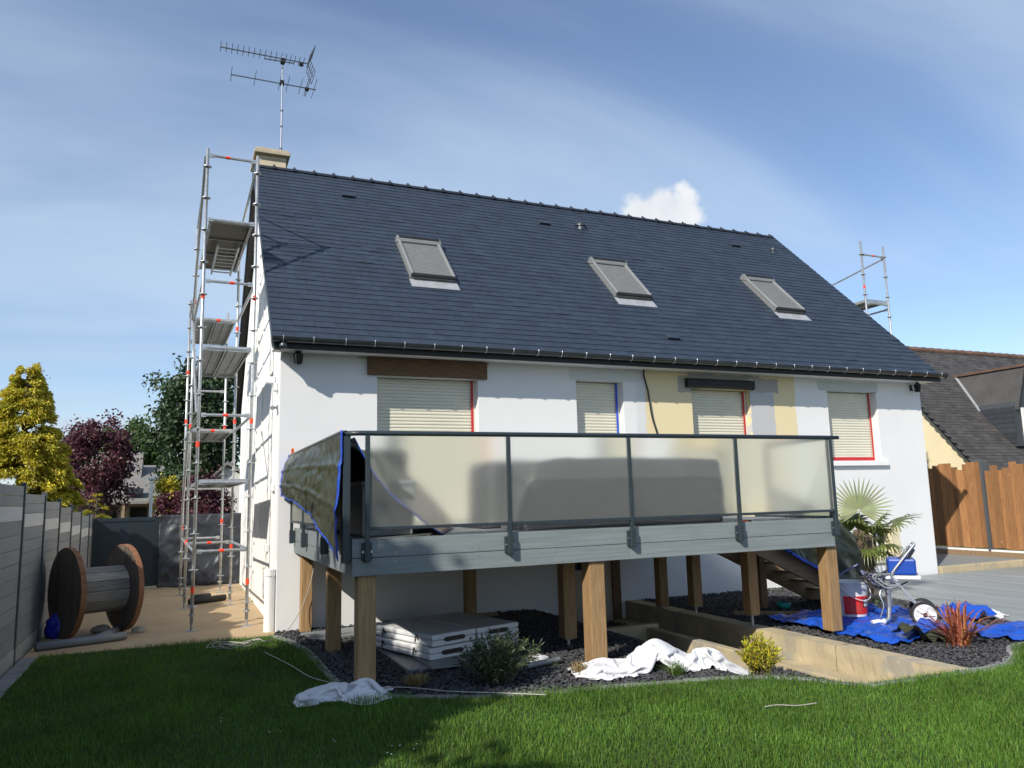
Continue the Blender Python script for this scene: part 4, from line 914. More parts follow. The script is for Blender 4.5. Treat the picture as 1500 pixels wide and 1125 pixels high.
cable('white cable hanging from the deck corner and coiled on the grass', smooth_path(coil), .0055, 'cable_white')
cable('pale thin hose running along the edging stones past the lawn cloth', smooth_path([(-.3, -1.7, .05), (-.12, -2.6, .05), (0, -3.3, .05), (.3, -3.85, .05), (.7, -4.1, .05), (1.0, -4.45, .055), (1.4, -4.72, .05), (1.7, -4.95, .05)]), .005, 'cable_white')
cable('thin white stick lying alone on the sunny lawn', smooth_path([(3.05, -6.12, .05), (3.16, -6.14, .056), (3.3, -6.21, .05), (3.47, -6.24, .056)]), .0045, 'cable_white', 'stick', 'stick')
cable('black cable hanging from the soffit down the patched wall', smooth_path([(6.07, -.03, 3.86), (6.06, -.035, 3.75), (6.13, -.03, 3.5), (6.16, -.035, 3.2), (6.2, -.03, 3.0), (6.3, -.03, 2.6), (6.32, -.03, 1.8), (6.32, -.1, 1.4)]), .014, 'black_plastic')
# ================================================================== SCAFFOLDS
ros = MB().lathe([(.024, -.006), (.062, -.005), (.062, .005), (.024, .006)], n=10).mesh('rosette', 'galv')
def std_mesh(h):
    return MB().tube([(0, 0, .12), (0, 0, h)], .0242, 10).mesh('standard', 'galv', False)
band = MB().lathe([(.025, -.04), (.0265, -.04), (.0265, .04), (.025, .04)], n=10).mesh('band', 'red_band')
def standard(sc, x, y, h, bands=(), z0=0.0):
    s = MB().tube([(x, y, z0 + (.1 if z0 == 0 else 0)), (x, y, h)], .0242, 10).build('standard', 'galv', sc, smooth=True)
    if z0 == 0:
        mb = MB().tube([(x, y, .004), (x, y, .25)], .017, 8); mb.tube([(x, y, .2), (x, y, .225)], .05, 6); mb.build('jack', 'galv_plate', s); MB().box(x - .075, x + .075, y - .075, y + .075, 0, .006).build('base_plate', 'galv_plate', s)
    z = .33
    while z < h - .02:
        if z > z0: put(ros, 'rosette', s, Matrix.Translation((x, y, z)))
        z += .5
    for bz_ in bands: put(band, 'band', s, Matrix.Translation((x, y, bz_)))
    return s
def ledger(sc, a, b, r=.0215, bd=None, name='ledger'):
    a = Vector(a); b = Vector(b); d = (b - a).normalized()
    mb = MB().tube([a + d * .05, b - d * .05], r, 10)
    for p, s in ((a, 1), (b, -1)): mb.bar(p + d * s * .03, p + d * s * .10, .03, .06)
    o = mb.build(name, 'galv', sc)
    if bd is not None:
        c = a.lerp(b, bd); MB().tube([c - d * .035, c + d * .035], r + .002, 10).build('band', 'red_band', o)
    return o
def platform(sc, x0, x1, y0, y1, z, hatch=False):
    w = (x1 - x0) / 2
    if hatch:
        p = MB().box(x0, x1, y0, y1, z - .012, z).build('platform', 'ply', sc)
        for xx in (x0 + .02, x1 - .02): MB().box(xx - .02, xx + .02, y0, y1, z - .075, z - .0125).build('side_beam', 'galv_plate', p)
        for k in range(4): yy = y0 + .03 + k * (y1 - y0 - .06) / 3; MB().box(x0 + .041, x1 - .041, yy - .015, yy + .015, z - .05, z - .0125).build('cross_beam', 'galv_plate', p)
        return p
    ob = None
    for k in (0, 1):
        a = x0 + k * w + .006; b = a + w - .012
        mb = MB().box(a, b, y0, y1, z - .02, z); mb.box(a, a + .03, y0, y1, z - .06, z - .0205); mb.box(b - .03, b, y0, y1, z - .06, z - .0205)
        n = 3
        for j in range(n): xx = a + .05 + j * (b - a - .10) / (n - 1); mb.box(xx - .012, xx + .012, y0, y1, z - .034, z - .0205)
        p = mb.build('platform', 'galv_plate', sc)
        for yy in (y0 - .02, y1 - .015):
            MB().box(a, b, yy, yy + .035, z - .07, z + .005).build('end_claw', 'galv', p)
    return p
XO, XI = -1.05, -.32; YS = (.8, 3.4, 5.55); SKEW = 0.033
sc = thing('scaffold_tower', 'tall galvanised scaffold tower with platforms along the white gable wall', 'scaffold')
standard(sc, XO, YS[0], 7.12, (.55, 2.6, 4.8)); standard(sc, XI, YS[0], 7.12, (.62, 2.95, 4.83))
standard(sc, XO, YS[1], 6.75, (1.1, 3.1, 5.35)); standard(sc, XI, YS[1], 6.75, (1.0, 3.2, 4.9))
standard(sc, XO, YS[2], 5.9, (1.3, 3.4, 4.4)); standard(sc, XI, YS[2], 5.7, (1.4, 3.3))
for z, bd in ((7.02, .4), (6.0, None), (5.04, .55), (4.03, None), (3.03, .5), (2.05, None), (1.08, .5), (.33, None)):
    if z > 1: ledger(sc, (XO, YS[0], z), (XI, YS[0], z), bd=bd)
    if z < 6.5 and z > .9: ledger(sc, (XO, YS[1], z - (0 if z > 1 else 0)), (XI, YS[1], z), bd=bd)
    if z < 5.5 and z > .9: ledger(sc, (XO, YS[2], z), (XI, YS[2], z))
for z in (7.02, 5.04, 3.03, 1.08):
    for x in (XO, XI):
        if z < 6.7: ledger(sc, (x, YS[0], z), (x, YS[1], z))
        else: ledger(sc, (x, YS[0], z), (x, YS[1], 6.7))
for z in (5.55, 3.03, 1.08): ledger(sc, (XO, YS[1], z), (XO, YS[2], z))
for a, b in (((XO - .03, YS[0], 3.05), (XO - .03, YS[1], 5.0)), ((XO - .03, YS[2], 1.1), (XO - .03, YS[1], 3.0)), ((XO - .03, YS[1], 5.0), (XO - .03, YS[0], 7.0))):
    MB().tube([a, b], .021, 10).build('diagonal_brace', 'galv', sc)
platform(sc, XO + .05, XI - .05, YS[0] + .02, YS[1] - .02, 6.03, True)
platform(sc, XO + .03, XI - .03, YS[0] + .02, YS[1] - .02, 4.06); platform(sc, XO + .03, XI - .03, YS[0] + .02, YS[1] - .02, 2.09)
platform(sc, XO + .03, XI - .03, YS[1] + .04, YS[2] - .02, 5.07); platform(sc, XO + .03, XI - .03, YS[1] + .04, YS[2] - .02, 3.06)
ld = MB(); 
for xx in (-.80, -.48): ld.bar((xx, 1.75, 5.93), (xx, 3.3, 5.88), .03, .05)
o = ld.build('ladder_rail', 'galv', sc)
for k in range(8): MB().tube([(-.785, 1.9 + k * .185, 5.925 - k * .006), (-.495, 1.9 + k * .185, 5.925 - k * .006)], .013, 8).build('rung', 'galv', o)
sc.location = (.033 * .8, -.0, 0); sc.rotation_euler = (0, 0, math.atan(SKEW))
# the matching tower at the far gable
s2 = thing('scaffold_tower', 'scaffold tower rising behind the far end of the slate roof', 'scaffold')
x0, x1, ya, yb = 13.68, 14.42, 1.9, 4.45
for x in (x0, x1):
    standard(s2, x, ya, 7.66 if x == x0 else 7.6, (6.52,) if x == x0 else ()); standard(s2, x, yb, 7.2, ())
for z in (7.33, 4.0, 2.0): ledger(s2, (x0, ya, z), (x1, ya, z), bd=.5)
for z in (6.12, 4.0, 2.0): ledger(s2, (x0, yb, z), (x1, yb, z)); ledger(s2, (x1, ya, z - .1), (x1, yb, z - .1))
ledger(s2, (x0, ya, 6.12), (x1, ya, 6.12)); ledger(s2, (x1, ya, 7.3), (x1, yb, 6.95)); platform(s2, x0 + .03, x1 - .03, ya + .02, yb - .02, 6.22)

# ================================================================== LEFT FENCE, GATE
fn_ = thing('slatted_fence', 'grey composite board fence with a pale stripe along the drive', 'fence', (-2.95, 0, 0))
py = [-.57 - 1.5 * k for k in range(9, 0, -1)] + [-.57, .96, 2.4, 3.8, 5.2, 6.6, 7.25]
tops = {}
for i in range(len(py) - 1):
    ya, yb = py[i], py[i + 1]; top = 2.0 if ya < -.6 else (2.0 - .085 * (i - 8)); top = max(top, 1.55)
    tops[i] = top; z = top; k = 0; zb = .16
    rows = [(.115, 'fence_grey'), (.115, 'fence_grey'), (.165, 'fence_light')] + [('x', 0)] * 0
    hs = [.117, .117, .165]; ms_ = ['fence_grey', 'fence_grey', 'fence_light']
    nrest = 9; hr = (top - sum(hs) - zb) / nrest; hs += [hr] * nrest; ms_ += ['fence_grey'] * nrest
    for h_, m2 in zip(hs, ms_):
        MB().box(-.011, .011, ya + .028, yb - .028, z - h_ + .004, z).build('fence_board', m2, fn_, bevel=.003); z -= h_
    MB().box(-.02, .02, ya + .028, yb - .028, -.05, zb).build('base_panel', 'concrete_panel', fn_, bevel=.006)
for i, y in enumerate(py):
    tp_ = tops.get(i, tops.get(i - 1)); MB().box(-.03, .03, y - .026, y + .026, -.05, max(tp_, tops.get(i - 1, 0)) + .045).build('fence_post', 'fence_post', fn_, bevel=.004)
gt = thing('metal_gate', 'dark blue-grey solid metal gate closing the drive', 'gate', (-2.3, 7.3, 0))
MB().box(-.58, .56, -.012, .012, .08, 1.42).build('panel', 'gate_paint', gt)
for a in ((-.62, -.58), (.56, .64)): MB().box(a[0], a[1], -.03, .03, .05, 1.50).build('gate_frame', 'gate_paint', gt, bevel=.004)
MB().box(-.58, .56, -.03, .03, 1.42, 1.50).build('gate_frame', 'gate_paint', gt, bevel=.004); MB().box(-.58, .56, -.03, .03, .05, .12).build('gate_frame', 'gate_paint', gt)
MB().box(-.76, -.64, -.06, .06, 0, 1.58).build('gate_post', 'gate_paint', gt, bevel=.006)
g2 = thing('metal_gate', 'second leaf of the dark metal gate, behind the grey plastic sheet', 'gate', (-.98, 7.3, 0))
MB().box(-.66, .98, -.012, .012, .08, 1.44).build('panel', 'gate_paint', g2); MB().box(-.67, .98, -.03, .03, 1.441, 1.5).build('gate_frame', 'gate_paint', g2)
def ps(u, v): return (-1.66 + 1.66 * u, 7.19 - .05 * v + 1.0 * wr(u * 2, v * 3 + u, 2.9, .07, 1.2), 1.535 - 1.52 * v + .01 * math.sin(u * 19) * v)
tag(sheet('plastic_sheet', ps, 60, 40, 'plastic_sheet', solid=.003), 'grey translucent plastic sheet hung over the gate leaf behind the scaffold', 'plastic sheet')

# ================================================================== CABLE REEL
rl = thing('cable_reel', 'big weathered wooden cable reel standing on the drive by the fence', 'cable reel', (-2.29, 1.15, .605), math.radians(26))
RR = .6
for xx in (-.40, .34):
    fl = MB().tube([(xx, 0, 0), (xx + .001, 0, 0)], .02, 4).build('flange', 'reel_dark', rl)
    for k in range(9):
        a = -RR + .004 + k * 2 * RR / 9; b = a + 2 * RR / 9 - .006
        def yy(z): return math.sqrt(max(0.0, (RR - .012) ** 2 - z * z))
        poly = []
        zs_ = [max(-RR + .013, min(RR - .013, a + (b - a) * t / 4)) for t in range(5)]
        poly = [(-yy(z), z) for z in zs_] + [(yy(z), z) for z in reversed(zs_)]
        MB().prism([(q[1], q[0]) for q in poly], 0, xx, xx + .06).build('flange_plank', 'reel_dark', fl)
    mb = MB(); n = 40
    for i, (r0, r1) in enumerate(((RR - .011, RR),)):
        vs = []
        for k in range(n):
            a_ = 2 * math.pi * k / n
            for r_, x_ in ((r0, xx - .004), (r1, xx - .004), (r1, xx + .064), (r0, xx + .064)): vs.append((x_, r_ * math.cos(a_), r_ * math.sin(a_)))
        mb.add(vs, [(k * 4 + j, k * 4 + (j + 1) % 4, ((k + 1) % n) * 4 + (j + 1) % 4, ((k + 1) % n) * 4 + j) for k in range(n) for j in range(4)])
    mb.build('iron_rim', 'rust', fl)
for k in range(14):
    a_ = 2 * math.pi * k / 14; o = MB().box(-.338, .338, -.064, .064, -.02, .02).build('stave', 'reel_stave', rl, bevel=.008)
    o.matrix_local = Matrix.Rotation(a_, 4, 'X') @ Matrix.Translation((0, 0, .285))
for n_, loc, s, lab in (('wedge_stone', (-1.72, 1.02, 0), .075, 'small pale stone chocking the sunlit side of the cable reel'), ('wedge_stone', (-2.2, 1.3, 0), .09, 'grey stone wedged under the drum of the cable reel')):
    mb = MB(); vs = [];
    for i, (zz_, rr_) in enumerate(((0, .9), (.35, 1.1), (.8, .85), (1.0, .4))):
        for j in range(8): a_ = j * math.pi / 4; q = rr_ * s * R.uniform(.8, 1.2); vs.append((q * math.cos(a_) * 1.3, q * math.sin(a_), zz_ * s * 1.2))
    mb.add(vs, [(i * 8 + j, i * 8 + (j + 1) % 8, i * 8 + 8 + (j + 1) % 8, i * 8 + 8 + j) for i in range(3) for j in range(8)] + [tuple(range(24, 32)), tuple(range(7, -1, -1))])
    o = mb.build(n_, 'stone', None, bevel=.006); o.location = loc; tag(o, lab, 'stone')
pp = thing('drain_pipe', 'grey plastic drain pipe lying on the drive before the cable reel', 'pipe', (-2.6, .1, .0))
MB().tube([(-.22, .02, .055), (.45, .25, .055), (.75, .38, .055)], .05, 14).build('pipe', 'pvc_grey', pp, smooth=True); MB().tube([(-.23, .016, .055), (-.215, .021, .055)], .042, 14).build('bore', 'black_plastic', pp)
pp = thing('drain_pipe', 'second grey drain pipe angled back under the cable reel', 'pipe', (-2.0, .55, 0)); MB().tube([(-.2, -.1, .05), (.05, .75, .05)], .045, 14).build('pipe', 'pvc_grey', pp, smooth=True)
pp = thing('drain_pipe', 'dark pipe lying on the drive between the scaffold legs', 'pipe', (-.75, 4.0, 0)); MB().tube([(-.3, -.25, .06), (.3, .1, .06)], .055, 12).build('pipe', 'rubber', pp, smooth=True); MB().tube([(-.25, .3, .06), (.05, .5, .06)], .055, 12).build('pipe', 'rubber', pp, smooth=True)
def bagf(u, v):
    a_ = u * 2 * math.pi; r_ = (.17 * math.sqrt(max(0, 1 - v ** 2.4)) * (.85 + .15 * min(1, v * 5)) + .004) * (1 + .25 * mnoise.noise(V(math.cos(a_) * 2, math.sin(a_) * 2, v * 4)))
    return (r_ * math.cos(a_), r_ * math.sin(a_) * 1.2, .34 * v)
o = MB().grid(bagf, 28, 14).build('rubble_bag', 'blue_bag', None, smooth=True); o.location = (-2.72, 1.25, 0.005); tag(o, 'blue plastic sack slumped between the fence and the cable reel', 'bag')

# ================================================================== PAINT SPRAYER, BUCKET
sp = thing('paint_sprayer', 'chrome framed paint sprayer cart with blue motor and coiled hoses', 'paint sprayer', (6.92, -3.80, .03), math.radians(-46))
def arc_tube(pts, r, mat, name, par): return MB().tube(smooth_path(pts, 6), r, 10).build(name, mat, par, smooth=True)
for s in (-.11, .11):
    arc_tube([(.24, s, .54), (.19, s, .58), (.18, s, .64), (.30, s, .80), (.42, s, .95), (.46, s, 1.0)], .02, 'chrome', 'frame_tube', sp)
    MB().bar((.50, s * .75, .17), (.17, s * .75, .60), .075, .035).build('leg_rail', 'chrome', sp, bevel=.004)
MB().tube([(.46, -.11, 1.0), (.46, .11, 1.0)], .02, 10).build('handle', 'chrome', sp); MB().tube([(.34, -.11, .86), (.34, .11, .86)], .014, 8).build('crossbar', 'chrome', sp)
MB().tube([(.5, -.17, .16), (.5, .17, .16)], .015, 8).build('axle', 'chrome', sp)
for s in (-.15, .15):
    mb = MB(); n = 24; vs = []
    for k in range(n):
        a_ = 2 * math.pi * k / n
        for r_, y_ in ((.126, -.022), (.150, -.024), (.16, -.014), (.16, .014), (.150, .024), (.126, .022)): vs.append((.5 + r_ * math.cos(a_), s + y_, .16 + r_ * math.sin(a_)))
    mb.add(vs, [(k * 6 + j, k * 6 + (j + 1) % 6, ((k + 1) % n) * 6 + (j + 1) % 6, ((k + 1) % n) * 6 + j) for k in range(n) for j in range(6)])
    wh = mb.build('wheel', 'rubber', sp)
    MB().tube([(.5, s - .02, .16), (.5, s + .02, .16)], .128, 20).build('rim', 'rim_grey', wh); MB().tube([(.5, s - .035, .16), (.5, s + .035, .16)], .025, 12).build('hub', 'black_plastic', wh)
    for k in range(5):
        a_ = k * 2 * math.pi / 5; MB().bar((.5 + .03 * math.cos(a_), s - .03, .16 + .03 * math.sin(a_)), (.5 + .105 * math.cos(a_), s - .03, .16 + .105 * math.sin(a_)), .012, .02, (0, 1, 0)).build('spoke', 'white_plastic', wh)
mo = MB().box(.14, .46, -.10, .30, .62, .82).build('motor_housing', 'blue_motor', sp, bevel=.025); MB().box(.10, .50, -.10, .30, .57, .615).build('motor_base', 'white_plastic', mo, bevel=.01)
MB().lathe([(.035, -.36), (.035, -.1), (.05, -.09), (.05, .05), (.03, .06)], (.12, 0, .58), 12).build('pump', 'chrome', sp)
MB().tube([(.12, 0, .22), (.10, -.02, .08), (.05, -.05, .05)], .03, 10).build('suction_tube', 'chrome', sp); MB().tube([(.05, -.05, .05), (-.1, -.12, .035)], .035, 10).build('strainer', 'bucket_white', sp)
rh = random.Random(5)
for k in range(9):
    e0 = V(.42 + rh.uniform(-.04, .04), rh.uniform(-.16, .16), .98 + rh.uniform(-.06, .0)); dx = rh.uniform(.3, .62); sag = rh.uniform(.18, .42); yy = rh.uniform(-.22, .1); pts = [e0]
    for t_ in (0.2, 0.4, 0.6, 0.8, 1.0): pts.append((e0.x - dx * t_, e0.y + (yy - e0.y) * t_, e0.z - .34 * t_ - sag * .5 * math.sin(t_ * math.pi) + .03 * rh.uniform(-1, 1)))
    e1 = Vector(pts[-1]); 
    for t_ in (.3, .6, 1.0): pts.append((e1.x + .30 * t_, e1.y + .05 * rh.uniform(-1, 1), e1.z - .12 * math.sin(t_ * 2.5) - .02))
    MB().tube(smooth_path(pts, 5), rh.choice((.009, .011, .013)), 7).build('hose', ('hose_blue', 'pvc_grey', 'rubber')[k % 3], sp, smooth=True)
arc_tube([(-.2, -.1, .75), (-.42, -.14, .62), (-.45, -.2, .5)], .012, 'hose_blue', 'hose', sp)
arc_tube([(.12, -.03, .5), (.02, -.1, .4), (.05, -.12, .25), (.0, -.12, .1)], .010, 'chrome', 'drain_hose', sp)
def bucket(name, label, loc, r, h, rz):
    b_ = thing(name, label, 'bucket', loc, rz)
    MB().lathe([(r * .86, 0), (r * .87, .01), (r, h), (r + .012, h), (r + .012, h + .012), (r - .006, h + .012), (r * .85, .03)], n=32).build('pail', 'bucket_white', b_, smooth=False)
    n = 20; vs = []
    for k in range(n + 1):
        a_ = math.radians(-162 + 112 * k / n)
        for z in (.035, h * .62): rr_ = (r * .87 + (r - r * .87) * z / h) + .003; vs.append((rr_ * math.cos(a_), rr_ * math.sin(a_), z))
    lb = MB().add(vs, [(2 * k, 2 * k + 2, 2 * k + 3, 2 * k + 1) for k in range(n)]).build('label_print', 'bucket_red', b_, fix=False)
    def patch(a0, a1, z0, z1, off, mat, nm, par):
        vs = []
        for k in range(7):
            a_ = math.radians(a0 + (a1 - a0) * k / 6)
            for z in (z0, z1): rr_ = (r * .87 + (r - r * .87) * z / h) + off; vs.append((rr_ * math.cos(a_), rr_ * math.sin(a_), z))
        return MB().add(vs, [(2 * k, 2 * k + 2, 2 * k + 3, 2 * k + 1) for k in range(6)]).build(nm, mat, par, fix=False)
    patch(-92, -60, h * .28, h * .54, .0045, 'black_plastic', 'label_panel', lb); patch(-88, -64, h * .44, h * .51, .006, 'bucket_white', 'label_text', lb); patch(-88, -64, h * .31, h * .41, .006, 'bucket_white', 'label_text', lb)
    for k in range(9): patch(-140 + k * 5, -138.5 + k * 5, h * .12, h * (.3 + .2 * R.random()), .0045, 'rust', 'label_stroke', lb)
    hd = [(math.cos(t_) * (r + .02), -(r * .25) - .0 * math.sin(t_), h - .02 - math.sin(t_) * r * .9) for t_ in [i * math.pi / 12 for i in range(13)]]
    MB().tube([(p[0], -abs(p[1]) - r * .85 * math.sin(i * math.pi / 12), p[2]) for i, p in enumerate(hd)], .006, 6).build('bail_handle', 'bucket_white', b_, smooth=True)
    lid = MB().lathe([(.0, .0), (r * .9, 0), (r * .9, .008), (0, .012)], n=24).build('contents', 'white_plastic', b_); lid.location = (0, 0, h * .8)
    return b_
bucket('paint_bucket', 'white paint bucket with red label standing on the blue sheet', (7.08, -3.2, .06), .22, .43, 0)
o = cloth('crumpled white plastic bag on the edge of the terrace boards', (8.75, -3.95), .4, 16, 14, (.6, .55), 12, .12); o.name = 'plastic_bag'; o['category'] = 'bag'

# ================================================================== ANTENNA, LAMPS
an = thing('tv_antenna', 'tall roof mast with two television aerials above the chimney', 'antenna', (.385, 4.25, 8.775))
MB().tube([(0, 0, 0), (0, 0, 1.0)], .021, 10).build('mast', 'alu', an); MB().tube([(0, 0, .95), (0, 0, 2.16)], .016, 10).build('mast_top', 'alu', an)
for z in (.95, .6, .12): MB().tube([(0, 0, z), (0, 0, z + .03)], .027, 8).build('clamp', 'black_plastic', an)
def yagi(z, x0, x1, ys_, els, rr, par, dy=0):
    bm_ = MB().bar((x0, dy, z), (x1, dy, z), .018, .018).build('boom', 'antenna_alu', par)
    for x, l in els: MB().tube([(x, dy - l / 2, z + .014), (x, dy + l / 2, z + .014)], rr, 6).build('element', 'antenna_alu', bm_)
    return bm_
b1 = yagi(2.07, -1.22, .52, 0, [(-1.21 + k * .107 - (.0 if k < 12 else (k - 11) * .018), .36) for k in range(17)], .0065, an, -.09)
MB().bar((-.36, -.09, 2.0), (.22, -.09, 2.02), .018, .018).build('support_boom', 'antenna_alu', an); MB().box(-.04, .04, -.1, .03, 2.01, 2.09).build('boom_clamp', 'black_plastic', an)
MB().box(.33, .41, -.13, -.05, 2.0, 2.06).build('balun', 'black_plastic', an)
for sg in (1, -1):
    rf = MB().bar((.50, -.09, 2.07 + sg * .02), (.62, -.09, 2.07 + sg * .30), .012, .012).build('reflector', 'antenna_alu', an)
    for k in range(5): t_ = .1 + k * .22; xx = .5 + .12 * t_; z_ = 2.07 + sg * (.02 + .28 * t_); MB().tube([(xx, -.36, z_), (xx, .18, z_)], .006, 6).build('reflector_rod', 'antenna_alu', rf)
    for yy in (-.34, .16): MB().bar((.51, yy, 2.07 + sg * .04), (.62, yy, 2.07 + sg * .30), .01, .01).build('reflector_rod', 'antenna_alu', rf)
b2 = yagi(1.60, -1.0, .70, 0, [(-.99, .60), (-.53, .62), (-.04, .62), (.12, .64), (.38, .66), (.66, .82)], .006, an, .06)
mb = MB(); 
for dx in (0, .03): mb.tube([(.50 + dx, -.30, 1.615), (.50 + dx, .44, 1.615)], .007, 6)
mb.build('dipole', 'antenna_alu', b2); MB().box(.47, .55, .02, .10, 1.55, 1.60).build('balun', 'black_plastic', b2); MB().box(-.04, .04, -.02, .08, 1.56, 1.64).build('boom_clamp', 'black_plastic', an)
def lantern(loc, label):
    t = thing('wall_lantern', label, 'lamp', loc)
    MB().box(-.03, .03, -.02, -.002, -.06, .06).build('back_plate', 'black_plastic', t, bevel=.004)
    MB().tube(smooth_path([(0, -.02, -.02), (0, -.08, -.07), (0, -.14, -.04), (0, -.16, .05)], 5), .009, 6).build('arm', 'black_plastic', t, smooth=True)
    MB().lathe([(.01, .10), (.03, .085), (.075, .04), (.07, .035)], (0, -.16, 0), 6).build('lamp_roof', 'black_plastic', t); MB().lathe([(.06, .034), (.042, -.10), (.03, -.11)], (0, -.16, 0), 6).build('lamp_glass', 'dark_glass', t)
    for k in range(6):
        a_ = k * math.pi / 3; MB().tube([(.064 * math.cos(a_), -.16 + .064 * math.sin(a_), .034), (.045 * math.cos(a_), -.16 + .045 * math.sin(a_), -.10)], .006, 4).build('cage_bar', 'black_plastic', t)
lantern((.22, 0, 3.78), 'black wall lantern under the eaves beside the scaffolded gable'); lantern((12.55, 0, 3.76), 'black wall lantern under the eaves above the wooden fence end')
t = thing('floodlight', 'small white floodlight on the sunlit gable wall', 'lamp', (0, .62, 3.62)); MB().box(-.03, -.002, -.03, .03, -.03, .03).build('mount', 'white_plastic', t); MB().prism([(-.05, -.02), (.05, -.02), (.08, -.12), (-.08, -.12)], 0, -.14, -.031).build('head', 'white_plastic', t, bevel=.008)
t = thing('security_camera', 'small grey camera on the gable corner', 'camera', (0, .25, 3.1)); MB().box(-.02, -.002, -.03, .03, -.03, .03).build('mount', 'pvc_grey', t); MB().tube([(-.02, 0, 0), (-.07, -.02, -.01)], .015, 8).build('arm', 'pvc_grey', t); MB().tube([(-.06, .05, .0), (-.09, -.09, -.02)], .03, 10).build('body', 'pvc_grey', t)
# ================================================================== PLANTS
def leaves_mesh(name, C, D, Ln, Wd, mat, rng, droop=.25):
    """one bent 4-vertex leaf per centre: C (n,3) base, D (n,3) unit direction, Ln, Wd"""
    n = len(C); up_ = np.array([0, 0, 1.0]); rv = rng.normal(0, 1, (n, 3)); S = np.cross(D, rv); S /= np.linalg.norm(S, axis=1, keepdims=True) + 1e-9
    Ln = Ln[:, None]; Wd = Wd[:, None]
    mid = C + D * Ln * .5; tip = C + D * Ln - up_ * Ln * droop
    P_ = np.stack([C, mid + S * Wd, tip, mid - S * Wd], 1); F = np.arange(n * 4).reshape(n, 4)
    return npmesh(name, P_.reshape(-1, 3), F, mat)
def rdir(rng, n, zb=0.0):
    d = rng.normal(0, 1, (n, 3)); d[:, 2] += zb; return d / np.linalg.norm(d, axis=1, keepdims=True)
def branches(mb, base, h, r, nb, spread, rng, curve=.3):
    mb.tube([base, base + V(rng.normal(0, .03), rng.normal(0, .03), h * .5) , base + V(rng.normal(0, .06), rng.normal(0, .06), h)], [r, r * .75, r * .35], 8)
    for k in range(nb):
        a_ = k * 2.4 + rng.random(); z = h * (.35 + .6 * k / nb); l = spread * (1 - .4 * k / nb); p0 = base + V(0, 0, z); e = p0 + V(math.cos(a_) * l, math.sin(a_) * l, l * .55)
        mb.tube([p0, p0.lerp(e, .5) + V(0, 0, -l * .08), e], [r * .45, r * .3, r * .1], 6)
def tree(name, label, cat, loc, h, crown_c, crown_r, nclump, nleaf, leaf, mat, seed, trunk_r=.12, clump_r=.45, group=None, spread=None):
    rng = np.random.default_rng(seed); t = thing(name, label, cat, loc, 0, group)
    mb = MB(); branches(mb, V(0, 0, 0), h * .8, trunk_r, 9, spread or max(crown_r[0], crown_r[1]) * .75, rng); mb.build('trunk', 'bark', t)
    cc = np.array(crown_c); cr_ = np.array(crown_r)
    d = rdir(rng, nclump); rad = rng.uniform(.35, 1.0, (nclump, 1)) ** .6; cen = cc + d * rad * cr_
    lump = 1 + .25 * np.sin(d[:, :1] * 5 + seed) * np.cos(d[:, 1:2] * 4 + seed); cen = cc + (cen - cc) * lump
    k = rng.integers(0, nclump, nleaf); off = rng.normal(0, 1, (nleaf, 3)) * clump_r * rng.uniform(.5, 1.0, (nclump, 1))[k] * .55
    C_ = cen[k] + off; D = rdir(rng, nleaf, .1)
    link('crown', leaves_mesh('crown', C_, D, rng.uniform(.7, 1.3, nleaf) * leaf, rng.uniform(.7, 1.2, nleaf) * leaf * .33, mat, rng), t)
    return t
def conifer(name, label, loc, h, r, nspray, per, mat, seed, group=None, base=.12, power=.8):
    """conical crown of drooping sprays with ragged outline"""
    rng = np.random.default_rng(seed); t = thing(name, label, 'tree', loc, 0, group)
    mb = MB().tube([(0, 0, 0), (0, 0, h * .5), (0, 0, h * .95)], [.11 * h / 4, .07 * h / 4, .015], 8)
    for k in range(26):
        z = h * (base + .8 * k / 26); a_ = k * 2.4; l = r * (1 - z / h) ** power * .8; mb.tube([(0, 0, z), (l * math.cos(a_), l * math.sin(a_), z + .05)], [.03, .008], 5)
    mb.build('trunk', 'bark', t)
    nb = nspray; zb = base * h * .5 + h * (.97 - base * .5) * (1 - (1 - rng.random(nb)) ** .6); a_ = rng.uniform(0, 2 * np.pi, nb)
    rb = r * np.clip(1 - zb / h, 0, 1) ** power * rng.uniform(.78, 1.16, nb) + .04 * h / 5
    k = np.repeat(np.arange(nb), per); n = len(k); t_ = rng.uniform(.25, 1, n) ** .6; out = np.stack([np.cos(a_), np.sin(a_), np.zeros(nb)], 1); side = np.stack([-np.sin(a_), np.cos(a_), np.zeros(nb)], 1); f = h / 5
    C_ = out[k] * (rb[k] * t_)[:, None] + side[k] * (rng.normal(0, 1, n) * (.16 - .10 * t_) * f)[:, None]
    C_[:, 2] = zb[k] + (.22 * t_ - .30 * t_ ** 3) * rb[k] + rng.normal(0, .035, n) * f
    D = out[k] * .8 + side[k] * rng.normal(0, .6, (n, 1)) + rng.normal(0, .25, (n, 3)) + np.array([0, 0, .15]); D /= np.linalg.norm(D, axis=1, keepdims=True)
    link('crown', leaves_mesh('crown', C_, D, rng.uniform(.06, .12, n) * f, rng.uniform(.014, .026, n) * f, mat, rng, .45), t)
    return t
